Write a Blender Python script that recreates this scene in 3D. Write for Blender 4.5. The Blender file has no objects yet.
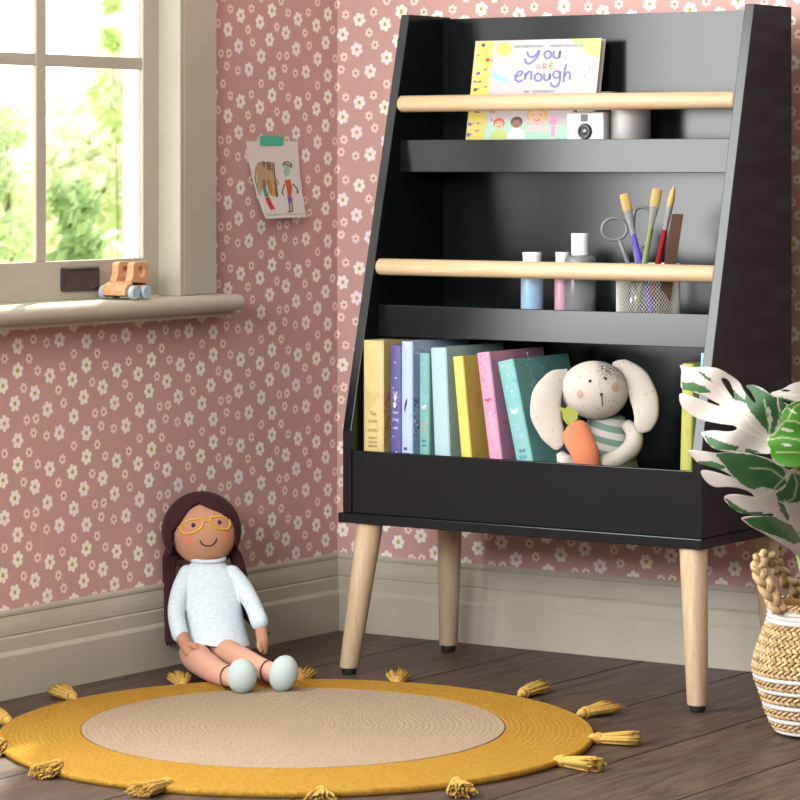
import bpy, bmesh, math, random
from mathutils import Vector, Matrix, noise
from mathutils.geometry import delaunay_2d_cdt
random.seed(7)
C = bpy.context.scene.collection
PI = math.pi

# ------------------------------------------------------------------ camera constants
FPX = 3208.0
TH = math.radians(34.1)
CAM = Vector((3.955, -5.609, 1.0))
FW = Vector((-math.sin(TH), math.cos(TH), 0))
RT = Vector((math.cos(TH), math.sin(TH), 0))
UP = Vector((0, 0, 1))
def D(u, v, Z):
    """point seen at (u,v) of the 800 px frame, Z metres ahead of the camera"""
    return CAM + FW * Z + RT * ((u - 400) / FPX * Z) - UP * ((v - 163) / FPX * Z)

# ------------------------------------------------------------------ materials
def lin(c):
    if isinstance(c, str):
        c = [int(c[i:i + 2], 16) / 255 for i in (0, 2, 4)]
        c = [x / 12.92 if x <= .04045 else ((x + .055) / 1.055) ** 2.4 for x in c]
    return (c[0], c[1], c[2], 1)
class NT:
    def __init__(s, name):
        s.m = bpy.data.materials.new(name); s.m.use_nodes = True
        s.t = s.m.node_tree; s.n = s.t.nodes; s.bsdf = s.n['Principled BSDF']
    def new(s, kind, **kw):
        n = s.n.new(kind)
        for k, v in kw.items(): setattr(n, k, v)
        return n
    def link(s, a, b): s.t.links.new(a, b)
    def val(s, sock, v):
        if hasattr(v, 'is_output') or isinstance(v, bpy.types.NodeSocket): s.link(v, sock)
        else: sock.default_value = v
    def math(s, op, a, b=0.0, c=None, clamp=False):
        n = s.new('ShaderNodeMath', operation=op); n.use_clamp = clamp
        s.val(n.inputs[0], a); s.val(n.inputs[1], b)
        if c is not None: s.val(n.inputs[2], c)
        return n.outputs[0]
    def vec(s, op, a, b=None, c=None):
        n = s.new('ShaderNodeVectorMath', operation=op)
        s.val(n.inputs[0], a)
        if b is not None: s.val(n.inputs[1], b)
        if c is not None: s.val(n.inputs[2], c)
        return n.outputs['Value'] if op in ('LENGTH', 'DOT_PRODUCT') else n.outputs[0]
    def mix(s, f, a, b, blend='MIX'):
        n = s.new('ShaderNodeMix', data_type='RGBA', blend_type=blend)
        s.val(n.inputs[0], f); s.val(n.inputs[6], a); s.val(n.inputs[7], b)
        return n.outputs[2]
    def step(s, x, a, b):
        n = s.new('ShaderNodeMapRange', interpolation_type='SMOOTHSTEP')
        s.val(n.inputs[0], x); n.inputs[1].default_value = a; n.inputs[2].default_value = b
        return n.outputs[0]
    def coords(s, kind='Object', scale=(1, 1, 1)):
        tc = s.new('ShaderNodeTexCoord')
        if scale == (1, 1, 1): return tc.outputs[kind]
        mp = s.new('ShaderNodeMapping'); mp.inputs['Scale'].default_value = scale
        s.link(tc.outputs[kind], mp.inputs[0]); return mp.outputs[0]
    def noise(s, co, scale, detail=3, rough=.5, dist=0):
        n = s.new('ShaderNodeTexNoise'); s.link(co, n.inputs['Vector'])
        n.inputs['Scale'].default_value = scale; n.inputs['Detail'].default_value = detail
        n.inputs['Roughness'].default_value = rough; n.inputs['Distortion'].default_value = dist
        return n.outputs['Fac']
    def bump(s, h, strength=.3, dist=.001):
        b = s.new('ShaderNodeBump'); b.inputs['Strength'].default_value = strength
        b.inputs['Distance'].default_value = dist
        s.link(h, b.inputs['Height']); s.link(b.outputs[0], s.bsdf.inputs['Normal'])
    def out(s, color=None, rough=None, spec=None, metal=None):
        b = s.bsdf
        if color is not None: s.val(b.inputs['Base Color'], color)
        if rough is not None: s.val(b.inputs['Roughness'], rough)
        if spec is not None: b.inputs['Specular IOR Level'].default_value = spec
        if metal is not None: b.inputs['Metallic'].default_value = metal
        return s.m

def plain(name, col, rough=.5, var=.06, nscale=30, bump=.1, bdist=.0005, spec=.5, metal=0, co='Object', stretch=(1, 1, 1)):
    t = NT(name)
    c = t.coords(co, stretch)
    n = t.noise(c, nscale, 4)
    col = lin(col)
    dark = tuple(x * (1 - var * 2) for x in col[:3]) + (1,)
    lite = tuple(min(1, x * (1 + var * 2)) for x in col[:3]) + (1,)
    t.out(t.mix(n, dark, lite), rough, spec, metal)
    if bump: t.bump(n, bump, bdist)
    return t.m

def fabric(name, col, col2=None, rough=.9, weave=900, bump=.4, var=.1):
    t = NT(name); c = t.coords()
    n = t.noise(c, 18, 4); f = t.noise(c, weave, 2)
    a = lin(col); b = lin(col2) if col2 else tuple(x * (1 - var) for x in a[:3]) + (1,)
    t.out(t.mix(n, a, b), rough, .2)
    t.bsdf.inputs['Sheen Weight'].default_value = .05
    t.bump(f, bump, .0008)
    return t.m

def wood(name, c1, c2, axis='Z', scale=14, rough=.5, spec=.4, contrast=1.0):
    t = NT(name)
    st = {'X': (.06, 1, 1), 'Y': (1, .06, 1), 'Z': (1, 1, .06)}[axis]
    c = t.coords('Object', st)
    n = t.noise(c, scale * 6, 5, .6, .4)
    n2 = t.noise(c, scale * 30, 3, .6)
    k = t.step(t.math('ADD', t.math('MULTIPLY', n, .7), t.math('MULTIPLY', n2, .3)), .5 - .22 / contrast, .5 + .22 / contrast)
    t.out(t.mix(k, lin(c1), lin(c2)), rough, spec)
    t.bump(n2, .15, .0005)
    return t.m

# ------------------------------------------------------------------ mesh helpers
def mesh_obj(name, verts, faces, mat, parent=None, smooth=False, origin=None, mats=None, fmat=None):
    """verts in world space; the object is placed at its parent's (or its own) origin"""
    o0 = Vector(origin) if origin is not None else Vector((0, 0, 0))
    if parent is not None:
        w = world_loc(parent); o0 = w
    me = bpy.data.meshes.new(name)
    me.from_pydata([tuple(Vector(v) - o0) for v in verts], [], faces)
    me.validate()
    for m in (mats or [mat]): me.materials.append(m)
    if fmat: 
        for p, k in zip(me.polygons, fmat): p.material_index = k
    if smooth:
        for p in me.polygons: p.use_smooth = True
    o = bpy.data.objects.new(name, me); C.objects.link(o)
    if parent is not None: o.parent = parent
    else: o.location = o0
    return o
WL = {}
def world_loc(o):
    p = Vector(o.location)
    while o.parent: o = o.parent; p += Vector(o.location)
    return p
def thing(name, loc, label, cat, group=None):
    o = bpy.data.objects.new(name, None); C.objects.link(o); o.location = loc
    o.empty_display_size = .03
    return tag(o, label, cat, group)
def tag(o, label, cat, group=None, kind=None):
    if label: o['label'] = label
    if cat: o['category'] = cat
    if group: o['group'] = group
    if kind: o['kind'] = kind
    return o
def struct(o): o['kind'] = 'structure'; return o

class MB:
    """collects geometry in world space"""
    def __init__(s): s.v = []; s.f = []; s.m = []
    def add(s, vs, fs, k=0):
        b = len(s.v); s.v += [Vector(x) for x in vs]; s.f += [tuple(i + b for i in f) for f in fs]; s.m += [k] * len(fs)
    def box(s, lo, hi, k=0):
        x0, y0, z0 = lo; x1, y1, z1 = hi
        s.hexa([(x0, y0, z0), (x1, y0, z0), (x1, y1, z0), (x0, y1, z0), (x0, y0, z1), (x1, y0, z1), (x1, y1, z1), (x0, y1, z1)], k)
    def hexa(s, p, k=0):
        s.add(p, [(0, 3, 2, 1), (4, 5, 6, 7), (0, 1, 5, 4), (1, 2, 6, 5), (2, 3, 7, 6), (3, 0, 4, 7)], k)
    def prism(s, poly, vec, k=0):
        vec = Vector(vec); n = len(poly); a = [Vector(p) for p in poly]
        s.add(a + [p + vec for p in a], [tuple(range(n))[::-1], tuple(range(n, 2 * n))] + [(i, (i + 1) % n, n + (i + 1) % n, n + i) for i in range(n)], k)
    def rings(s, rings, cap=True, closed=True, k=0):
        n = len(rings[0]); vs = [p for r in rings for p in r]; fs = []
        for i in range(len(rings) - 1):
            for j in range(n if closed else n - 1):
                a = i * n + j; b = i * n + (j + 1) % n
                fs.append((a, b, b + n, a + n))
        if cap: fs.append(tuple(range(n))[::-1]); fs.append(tuple(range((len(rings) - 1) * n, len(rings) * n)))
        s.add(vs, fs, k)
    def lathe(s, prof, c, axis=UP, seg=32, k=0, cap=True, sq=1.0):
        c = Vector(c); ax = Vector(axis).normalized()
        a = ax.orthogonal().normalized() if abs(ax.z) < .99 else Vector((1, 0, 0)); b = ax.cross(a)
        s.rings([[c + ax * z + a * (r * math.cos(2 * PI * j / seg)) + b * (r * sq * math.sin(2 * PI * j / seg)) for j in range(seg)] for r, z in prof], cap, True, k)
    def tube(s, pts, rad, seg=10, k=0, closed=False, flat=1.0, side=None):
        pts = [Vector(p) for p in pts]; n = len(pts)
        rad = rad if isinstance(rad, (list, tuple)) else [rad] * n
        rings = []; prev = None
        for i, p in enumerate(pts):
            if closed: t = pts[(i + 1) % n] - pts[i - 1]
            else: t = pts[min(i + 1, n - 1)] - pts[max(i - 1, 0)]
            t.normalize()
            if side is not None: a = (Vector(side) - t * Vector(side).dot(t)).normalized()
            elif prev is None: a = t.orthogonal().normalized()
            else: a = (prev - t * prev.dot(t)).normalized()
            prev = a; b = t.cross(a)
            rings.append([p + a * (rad[i] * math.cos(2 * PI * j / seg)) + b * (rad[i] * flat * math.sin(2 * PI * j / seg)) for j in range(seg)])
        if closed: rings.append(rings[0])
        s.rings(rings, not closed, True, k)
    def ball(s, c, r, seg=20, rings=12, k=0, M=None):
        c = Vector(c); r = (r, r, r) if not isinstance(r, (tuple, list)) else r
        vs = []; 
        for i in range(rings + 1):
            ph = PI * i / rings
            for j in range(seg):
                th = 2 * PI * j / seg
                p = Vector((r[0] * math.sin(ph) * math.cos(th), r[1] * math.sin(ph) * math.sin(th), r[2] * math.cos(ph)))
                vs.append(c + (M @ p if M else p))
        fs = []
        for i in range(rings):
            for j in range(seg):
                a = i * seg + j; b = i * seg + (j + 1) % seg
                if i == 0: fs.append((a, b + seg, a + seg)[::-1])
                elif i == rings - 1: fs.append((a, b, a + seg)[::-1])
                else: fs.append((a, b, b + seg, a + seg)[::-1])
        s.add(vs, fs, k)
    def make(s, name, mat, parent=None, smooth=False, bevel=0, seg=2, origin=None, weld=False, remesh=0, subsurf=0, solid=0, wire=0, auto=None):
        mats = mat if isinstance(mat, list) else [mat]
        if origin is None and parent is None:
            xs = [v.x for v in s.v]; ys = [v.y for v in s.v]; zs = [v.z for v in s.v]
            origin = ((min(xs) + max(xs)) / 2, (min(ys) + max(ys)) / 2, min(zs))
        o = mesh_obj(name, s.v, s.f, None, parent, smooth, origin, mats, s.m if len(mats) > 1 else None)
        if remesh:
            md = o.modifiers.new('r', 'REMESH'); md.mode = 'VOXEL'; md.voxel_size = remesh; md.use_smooth_shade = True
            sm = o.modifiers.new('s', 'SMOOTH'); sm.iterations = 6; sm.factor = .5
        if wire:
            md = o.modifiers.new('w', 'WIREFRAME'); md.thickness = wire; md.use_even_offset = False
        if solid:
            md = o.modifiers.new('so', 'SOLIDIFY'); md.thickness = solid; md.offset = 0
        if bevel:
            md = o.modifiers.new('b', 'BEVEL'); md.width = bevel; md.segments = seg; md.limit_method = 'ANGLE'; md.angle_limit = math.radians(40)
        if subsurf:
            md = o.modifiers.new('ss', 'SUBSURF'); md.levels = subsurf; md.render_levels = subsurf
        if bevel or remesh or subsurf or wire or solid:
            dg = bpy.context.evaluated_depsgraph_get()
            me = bpy.data.meshes.new_from_object(o.evaluated_get(dg), preserve_all_data_layers=True, depsgraph=dg)
            old = o.data; o.modifiers.clear(); o.data = me; me.name = name; bpy.data.meshes.remove(old)
            if smooth or remesh or subsurf:
                for p in me.polygons: p.use_smooth = True
        if auto is not None or (bevel and smooth):
            o.data.set_sharp_from_angle(angle=math.radians(auto or 35))
        return o

def sweep_curve(pts, n):
    """Catmull-Rom through pts"""
    pts = [Vector(p) for p in pts]; out = []
    P = [pts[0] * 2 - pts[1]] + pts + [pts[-1] * 2 - pts[-2]]
    for i in range(len(pts) - 1):
        p0, p1, p2, p3 = P[i:i + 4]
        for k in range(n):
            t = k / n
            out.append(.5 * ((2 * p1) + (p2 - p0) * t + (2 * p0 - 5 * p1 + 4 * p2 - p3) * t * t + (3 * p1 - p0 - 3 * p2 + p3) * t ** 3))
    out.append(pts[-1]); return out

def lerp_list(vals, m):
    n = len(vals) - 1; out = []
    for i in range(m):
        x = i / (m - 1) * n; k = min(int(x), n - 1); f = x - k; f = f * f * (3 - 2 * f) * .5 + f * .5
        out.append(vals[k] * (1 - f) + vals[k + 1] * f)
    return out

#@@ROOM
# ------------------------------------------------------------------ ROOM
WX, WY = -.016, .016            # wall planes
FLOWERS = [(82,125,1),(82,240,1),(232,265,1),(278,95,1),(340,285,1),(162,347,1),(221,425,1),(395,370,1),(347,462,1),
           (155,92,0),(217,108,0),(135,183,0),(175,240,0),(347,160,0),(292,222,0),(110,322,0),(273,333,0),(298,397,0),(124,473,0),(167,467,0)]
def wallpaper(name, ucomp, u0, v0):
    t = NT(name)
    tc = t.coords('Object')
    sep = t.new('ShaderNodeSeparateXYZ'); t.link(tc, sep.inputs[0])
    PU, PV = .201, .1770
    cmb = t.new('ShaderNodeCombineXYZ')
    t.link(t.math('DIVIDE', t.math('SUBTRACT', sep.outputs[ucomp], u0), PU), cmb.inputs[0])
    t.link(t.math('DIVIDE', t.math('SUBTRACT', sep.outputs[2], v0), PV), cmb.inputs[1])
    p = cmb.outputs[0]
    wob = t.new('ShaderNodeTexNoise'); t.link(tc, wob.inputs['Vector']); wob.inputs['Scale'].default_value = 130
    w = t.vec('MULTIPLY', t.vec('SUBTRACT', wob.outputs['Color'], (.5, .5, .5)), (.018, .018, 0))
    p = t.vec('ADD', p, w)
    cur = None; curd = None
    for k, (fx, fy, big) in enumerate(FLOWERS):
        cx = (fx - 82) / 326; cy = -(fy + .075 * (fx - 82) - 125) / 443
        R = .0163 if big else .0108
        d = t.vec('WRAP', t.vec('SUBTRACT', p, (cx, cy, 0)), (.5, .5, .5), (-.5, -.5, -.5))
        q = t.vec('MULTIPLY', d, (PU / R, PV / R, 0))
        L = t.vec('LENGTH', q)
        q = t.vec('ADD', q, (0, 0, k + (100 if big else 0)))
        if cur is None: cur, curd = q, L
        else:
            less = t.math('LESS_THAN', L, curd)
            n = t.new('ShaderNodeMix', data_type='VECTOR'); t.link(less, n.inputs[0]); t.link(cur, n.inputs[4]); t.link(q, n.inputs[5])
            cur = n.outputs[1]; curd = t.math('MINIMUM', L, curd)
    s2 = t.new('ShaderNodeSeparateXYZ'); t.link(cur, s2.inputs[0])
    ang = t.math('ARCTAN2', s2.outputs[1], s2.outputs[0])
    big = t.math('GREATER_THAN', s2.outputs[2], 50)
    ph = t.math('MULTIPLY', s2.outputs[2], 1.7)
    npet = t.math('SUBTRACT', 7, t.math('MULTIPLY', 0, big))
    petal = t.math('ABSOLUTE', t.math('COSINE', t.math('ADD', t.math('MULTIPLY', ang, 3.0), ph)))
    edge = t.math('ADD', t.math('MULTIPLY', petal, .26), .74)
    inside = t.math('SUBTRACT', 1, t.step(t.math('SUBTRACT', curd, edge), -.10, .04))
    core = t.math('SUBTRACT', 1, t.step(curd, .17, .34))
    line = t.math('MULTIPLY', t.math('SUBTRACT', 1, t.step(petal, .0, .35)), .35)
    base = t.mix(t.noise(tc, 3.5, 3), lin('c19892'), lin('c9a19b'))
    spk = t.step(t.noise(tc, 420, 2), .35, .7)
    base = t.mix(t.math('MULTIPLY', spk, .12), base, lin('a5857e'))
    hue = t.math('FRACT', t.math('MULTIPLY', s2.outputs[2], .377))
    pet = t.mix(hue, lin('f6f0e2'), lin('efe2e8'))
    pet = t.mix(t.math('MULTIPLY', t.math('SUBTRACT', 1, big), .45), pet, lin('e2b5a5'))
    pet = t.mix(line, pet, lin('c9a79c'))
    ctr = t.mix(big, lin('b06a50'), t.mix(hue, lin('a3a43c'), lin('c9a24c')))
    fl = t.mix(core, pet, ctr)
    t.out(t.mix(inside, base, fl), .75, .25)
    t.bump(t.noise(tc, 300, 2), .08, .0005)
    return t.m
WP_L = wallpaper('wallpaper_left', 1, -1.024, .656)
WP_B = wallpaper('wallpaper_back', 0, .150, .6585)

# window opening in the left wall
WY0, WY1, WZ0, WZ1 = -1.277, -.563, .735, 1.86
m = MB(); X0, X1 = WX - .045, WX
def wallbox(y0, y1, z0, z1): m.box((X0, y0, z0), (X1, y1, z1))
H = 2.75; YL = -1.42
wallbox(YL, WY0 - .03, 0, H); wallbox(WY1 + .03, WY + .045, 0, H); wallbox(WY0 - .03, WY1 + .03, 0, WZ0 - .04); wallbox(WY0 - .03, WY1 + .03, WZ1 + .03, H)
for z0, z1 in ((0, .55), (2.42, H)): wallbox(-3.3, YL, z0, z1)
wallbox(-7, -3.3, 0, H)
struct(m.make('wall_left', WP_L, origin=(0, 0, 0)))
m = MB(); m.box((X1 + .0, WY, 0), (4.9, WY + .05, H))
struct(m.make('wall_back', WP_B, origin=(0, 0, 0)))

# painted wood: taupe-grey trim
def trim_mat():
    t = NT('trim_paint'); c = t.coords('Object', (1, 1, 1))
    n = t.noise(c, 9, 4); g = t.noise(t.coords('Object', (.12, .12, 1)), 160, 4, .6)
    k = t.math('ADD', t.math('MULTIPLY', n, .5), t.math('MULTIPLY', g, .5))
    t.out(t.mix(t.step(k, .3, .7), lin('afa797'), lin('b7afa1')), .42, .45)
    t.bump(g, .05, .0004); return t.m
TRIM = trim_mat()
BBP = [(0, 0), (.016, 0), (.016, .080), (.013, .084), (.0095, .088), (.0095, .112), (.0055, .1155), (.0075, .118), (.0075, .128), (.0065, .138), (.003, .152), (.0045, .155), (.0045, .160), (.002, .1645), (0, .1645)]
m = MB(); m.prism([(WX + a, YL, z) for a, z in BBP][::-1], (0, -YL + WY, 0))
struct(m.make('baseboard_left', TRIM, origin=(0, 0, 0)))
m = MB(); m.prism([(WX, WY - a, z) for a, z in BBP], (4.9 - WX, 0, 0))
struct(m.make('baseboard_back', TRIM, origin=(0, 0, 0)))

PLAST = plain('plaster', '5a5450', .9, .04, 8, .1)
m = MB(); m.box((4.9, -7, 0), (4.95, WY + .05, H)); struct(m.make('wall_right', PLAST, origin=(0, 0, 0)))
m = MB(); m.box((WX, -7.05, 0), (4.9, -7, H)); struct(m.make('wall_front', PLAST, origin=(0, 0, 0)))
m = MB(); m.box((X0, -7, H), (4.9, WY + .05, H + .05)); struct(m.make('ceiling', plain('ceiling_white', 'd8d3ca', .9, .03, 8, .1), origin=(0, 0, 0)))
# floor planks
def floor_mat():
    t = NT('floor_boards')
    geo = t.new('ShaderNodeNewGeometry'); rnd = geo.outputs['Random Per Island']
    tc = t.coords('Object')
    off = t.new('ShaderNodeCombineXYZ'); t.link(t.math('MULTIPLY', rnd, 37), off.inputs[0]); t.link(t.math('MULTIPLY', rnd, 13), off.inputs[1])
    mp = t.vec('MULTIPLY', t.vec('ADD', tc, off.outputs[0]), (1, .09, 1))
    g = t.noise(mp, 60, 6, .62, .8); g2 = t.noise(mp, 260, 3, .6)
    big = t.noise(tc, 5, 3)
    base = t.mix(rnd, lin('47382f'), lin('58463b'))
    c = t.mix(t.step(g, .38, .66), base, lin('30261f'))
    c = t.mix(t.math('MULTIPLY', t.step(g2, .45, .7), .28), c, lin('7a675a'))
    c = t.mix(t.math('MULTIPLY', t.step(big, .42, .62), .25), c, lin('4a3c38'))
    t.out(c, t.math('ADD', .34, t.math('MULTIPLY', g, .22)), .35)
    t.bump(t.math('ADD', g, t.math('MULTIPLY', g2, .5)), .22, .0012)
    return t.m
m = MB()
edges = [0.0, .2475, .4975, .748, .990, 1.249, 1.4925, 1.742, 1.99, 2.24, 2.49, 2.74, 2.99, 3.24, 3.49, 3.74, 3.99, 4.24, 4.49, 4.9]
ends = {0: [-1.3], 1: [-.95], 2: [-1.45], 3: [-1.0], 4: [-.64], 5: [-.505, -1.75], 6: [-1.3], 7: [-.9], 8: [-1.2], 9: [-.7]}
gp = .0042
for i in range(len(edges) - 1):
    ys = [WY - .001] + ends.get(i, [-1.1 - .37 * (i % 3)]) + [-3.1 - .4 * (i % 4), -5.2 - .3 * (i % 3), -7]
    x0 = edges[i] + gp / 2 - (.014 if i == 0 else 0); x1 = edges[i + 1] - gp / 2
    for a, b in zip(ys[:-1], ys[1:]):
        m.box((x0, b + .004, -.003), (x1, a - .004, 0))
        # fine groove half way on a few boards is part of the board pattern
m.box((-.03, -7, -.045), (4.9, WY + .05, -.0016), 1)
struct(m.make('floor', [floor_mat(), plain('gap_dark', '120e0c', .9, .05, 20, 0)], origin=(0, 0, 0)))

# ---- window: sash, mullions, reveal, casing, sill
win = bpy.data.objects.new('window_1', None); C.objects.link(win); win.location = (WX, -1.09, WZ0); struct(win)
SX = -.045                       # room-side face of the sash
m = MB()
def bar(y0, y1, z0, z1, x1=SX, dep=.010): m.box((x1 - dep, y0, z0), (x1, y1, z1))
GY = [(-1.228, -.9346), (-.9054, -.612)]
bar(-.612, WY1 + .001, WZ0, WZ1); bar(WY0, -1.228, WZ0, WZ1); bar(-1.228, -.612, WZ0, .8115); bar(-1.228, -.612, 1.80, WZ1)
m.make('sash_frame', TRIM, win, bevel=.002)
m = MB()
for a, b in ((-.9346, -.9054),): m.box((SX - .010, a, .8115), (SX - .002, b, 1.80))
for z in (1.1855, 1.50):
    for a, b in GY: m.box((SX - .010, a, z), (SX - .003, b, z + .0235))
m.make('glazing_bars', TRIM, win, bevel=.0015)
def glass_mat():
    t = NT('window_glass'); t.n.remove(t.bsdf)
    tr = t.new('ShaderNodeBsdfTransparent'); gl = t.new('ShaderNodeBsdfGlossy'); gl.inputs['Roughness'].default_value = .02
    tr.inputs[0].default_value = (.97, .985, .97, 1)
    fr = t.new('ShaderNodeLayerWeight'); fr.inputs[0].default_value = .5
    mx = t.new('ShaderNodeMixShader'); t.link(t.math('ADD', .02, t.math('MULTIPLY', t.math('POWER', fr.outputs['Facing'], 5.0), .6)), mx.inputs[0]); t.link(tr.outputs[0], mx.inputs[1]); t.link(gl.outputs[0], mx.inputs[2])
    t.link(mx.outputs[0], t.n['Material Output'].inputs[0]); return t.m
GLASS = glass_mat()
m = MB(); m.box((SX - .0065, -1.228, .8115), (SX - .0045, -.612, 1.80)); m.make('glass', GLASS, win)
# jamb reveal inside, casing boards
m = MB()
m.box((SX - .015, WY1, WZ0), (.010, WY1 + .012, WZ1)); m.box((SX, WY0 - .012, WZ0), (.010, WY0, WZ1)); m.box((SX, WY0, WZ1), (.010, WY1, WZ1 + .012))
m.make('reveal', TRIM, win, bevel=.001)
m = MB()
m.box((WX, WY1 + .012, WZ0), (.010, -.4425, WZ1 + .13)); m.box((WX, WY0 - .13, WZ0), (.010, WY0 - .012, WZ1 + .13)); m.box((WX, WY0 - .012, WZ1 + .012), (.010, WY1 + .012, WZ1 + .13))
m.make('casing', TRIM, win, bevel=.003)
# outer frame, sunlit
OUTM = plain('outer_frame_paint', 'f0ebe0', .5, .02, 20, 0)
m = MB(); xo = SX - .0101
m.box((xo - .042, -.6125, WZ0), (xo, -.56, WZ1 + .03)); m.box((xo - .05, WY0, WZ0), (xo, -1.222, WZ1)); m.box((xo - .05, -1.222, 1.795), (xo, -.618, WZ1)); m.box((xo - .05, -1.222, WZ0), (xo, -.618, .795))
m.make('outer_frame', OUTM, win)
# sill with rounded nose and small moulding under it
m = MB()
prof = [(SX, WZ0), (.045, WZ0)] + [(.047 + .0175 * math.sin(a), WZ0 - .0165 + .0165 * math.cos(a)) for a in [PI * i / 10 for i in range(1, 10)]] + [(.045, WZ0 - .033), (.037, WZ0 - .0345), (.037, WZ0 - .040), (.028, WZ0 - .0445), (WX, WZ0 - .0445), (WX, WZ0 - .036), (SX, WZ0 - .02)]
m.prism([(a, -1.42, z) for a, z in prof][::-1], (0, 1.42 - .422, 0))
m.make('window_sill', TRIM, win, smooth=True, auto=25)
# recessed black pull on the bottom rail
BLK = plain('black_metal_pull', '3a3438', .3, .05, 60, .05)
m = MB(); cy, cz = -.8098, .7755; w2, h2 = .0565, .0235
def rrect(w, h, r, n=6):
    out = []
    for sx, sy, a0 in ((1, 1, 0), (-1, 1, PI / 2), (-1, -1, PI), (1, -1, 1.5 * PI)):
        for i in range(n + 1):
            a = a0 + PI / 2 * i / n; out.append((sx * (w - r) + r * math.cos(a), sy * (h - r) + r * math.sin(a)))
    return out
rr = [(w2, h2, .006, 0), (w2, h2, .006, .004), (w2 - .004, h2 - .0025, .006, .0065), (w2 - .010, h2 - .005, .013, .006), (w2 - .014, h2 - .007, .013, .002), (w2 - .03, h2 - .011, .008, .0012)]
m.rings([[Vector((SX + d, cy + a, cz + b)) for a, b in rrect(w, h, r)] for w, h, r, d in rr])
fp = m.make('finger_pull', BLK, win, smooth=True, auto=45); fp['label'] = 'black recessed finger pull'
#@@SHELF
# ------------------------------------------------------------------ SHELF UNIT
def painted(name, col, rough=.34):
    t = NT(name); c = t.coords()
    n = t.noise(c, 6, 3); f = t.noise(c, 500, 2)
    a = lin(col)
    t.out(t.mix(n, tuple(x * .93 for x in a[:3]) + (1,), tuple(x * 1.07 for x in a[:3]) + (1,)), rough, .55)
    t.bump(f, .03, .0003); return t.m
def satin_char():
    t = NT('charcoal_paint'); c = t.coords(); n = t.noise(c, 6, 3); f = t.noise(c, 500, 2)
    d = t.new('ShaderNodeBsdfDiffuse'); t.link(t.mix(n, lin('101516'), lin('14191a')), d.inputs[0])
    g = t.new('ShaderNodeBsdfGlossy', distribution='BECKMANN'); g.inputs['Roughness'].default_value = .21
    b = t.new('ShaderNodeBump'); b.inputs['Strength'].default_value = .02; b.inputs['Distance'].default_value = .0003; t.link(f, b.inputs['Height']); t.link(b.outputs[0], g.inputs['Normal']); t.link(b.outputs[0], d.inputs['Normal'])
    mx = t.new('ShaderNodeMixShader'); mx.inputs[0].default_value = .042; t.link(d.outputs[0], mx.inputs[1]); t.link(g.outputs[0], mx.inputs[2]); t.n.remove(t.bsdf)
    t.link(mx.outputs[0], t.n['Material Output'].inputs[0]); return t.m
CHAR = satin_char()
OAK = wood('pale_oak', 'c9b293', 'ab9376', 'Z', 9, .5)
OAKX = wood('pale_oak_rail', 'cdb594', 'b79874', 'X', 9, .45)
RUB = plain('black_rubber', '1a1a1a', .6, .05, 60, .05)
SHX0, SHX1, IX0, IX1 = .326, 1.1275, .346, 1.1075
ZB, ZT = .3135, 1.299
su = thing('bookshelf', (.727, -.27, 0), 'dark charcoal freestanding bookshelf with sloping sides, wooden rails and splayed pale legs', 'bookshelf')
def side(x0, x1, name, lab=None):
    m = MB()
    prof = [(-.093, ZB), (-.093, ZT), (-.245, ZT), (-.45, .475), (-.45, ZB)]
    m.prism([(x0, y, z) for y, z in prof][::-1], (x1 - x0, 0, 0))
    return m.make(name, CHAR, su, bevel=.0012)
side(SHX0, IX0, 'side_panel'); side(IX1, SHX1, 'side_panel')
m = MB(); m.box((IX0, -.120, ZB), (IX1, -.106, 1.2945)); m.make('back_panel', CHAR, su)
m = MB(); m.box((.3215, -.460, .2945), (1.132, -.088, ZB)); m.make('base_board', CHAR, su, bevel=.0015)
m = MB(); m.box((IX0 + .0003, -.4465, ZB), (IX1 - .0003, -.4345, .4355)); m.make('front_panel', CHAR, su, bevel=.001)
m = MB(); m.box((IX0, -.4345, .362), (IX1, -.120, .375)); m.make('shelf_board', CHAR, su)
def lipshelf(y, z0, z1, tilt):
    m = MB(); m.box((IX0, y + tilt + .012, z0), (IX1, -.120, z0 + .014)); m.make('shelf_board', CHAR, su)
    m = MB(); m.hexa([(IX0 + .0005, y + tilt, z0 - .0005), (IX1 - .0005, y + tilt, z0 - .0005), (IX1 - .0005, y + tilt + .012, z0 - .0005), (IX0 + .0005, y + tilt + .012, z0 - .0005),
                      (IX0 + .0005, y, z1), (IX1 - .0005, y, z1), (IX1 - .0005, y + .012, z1), (IX0 + .0005, y + .012, z1)])
    m.make('shelf_lip', CHAR, su, bevel=.001)
lipshelf(-.279, .9825, 1.046, .0); lipshelf(-.3585, .657, .7185, -.0015)
for y, z in ((-.277, 1.1185), (-.3535, .794)):
    m = MB(); r = .0165
    m.lathe([(.001, 0), (r * .8, 0), (r, .004), (r, IX1 - IX0 - .004), (r * .8, IX1 - IX0), (.001, IX1 - IX0)], (IX0, y, z), (1, 0, 0), 28)
    m.make('rail', OAKX, su, smooth=True, auto=60)
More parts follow.
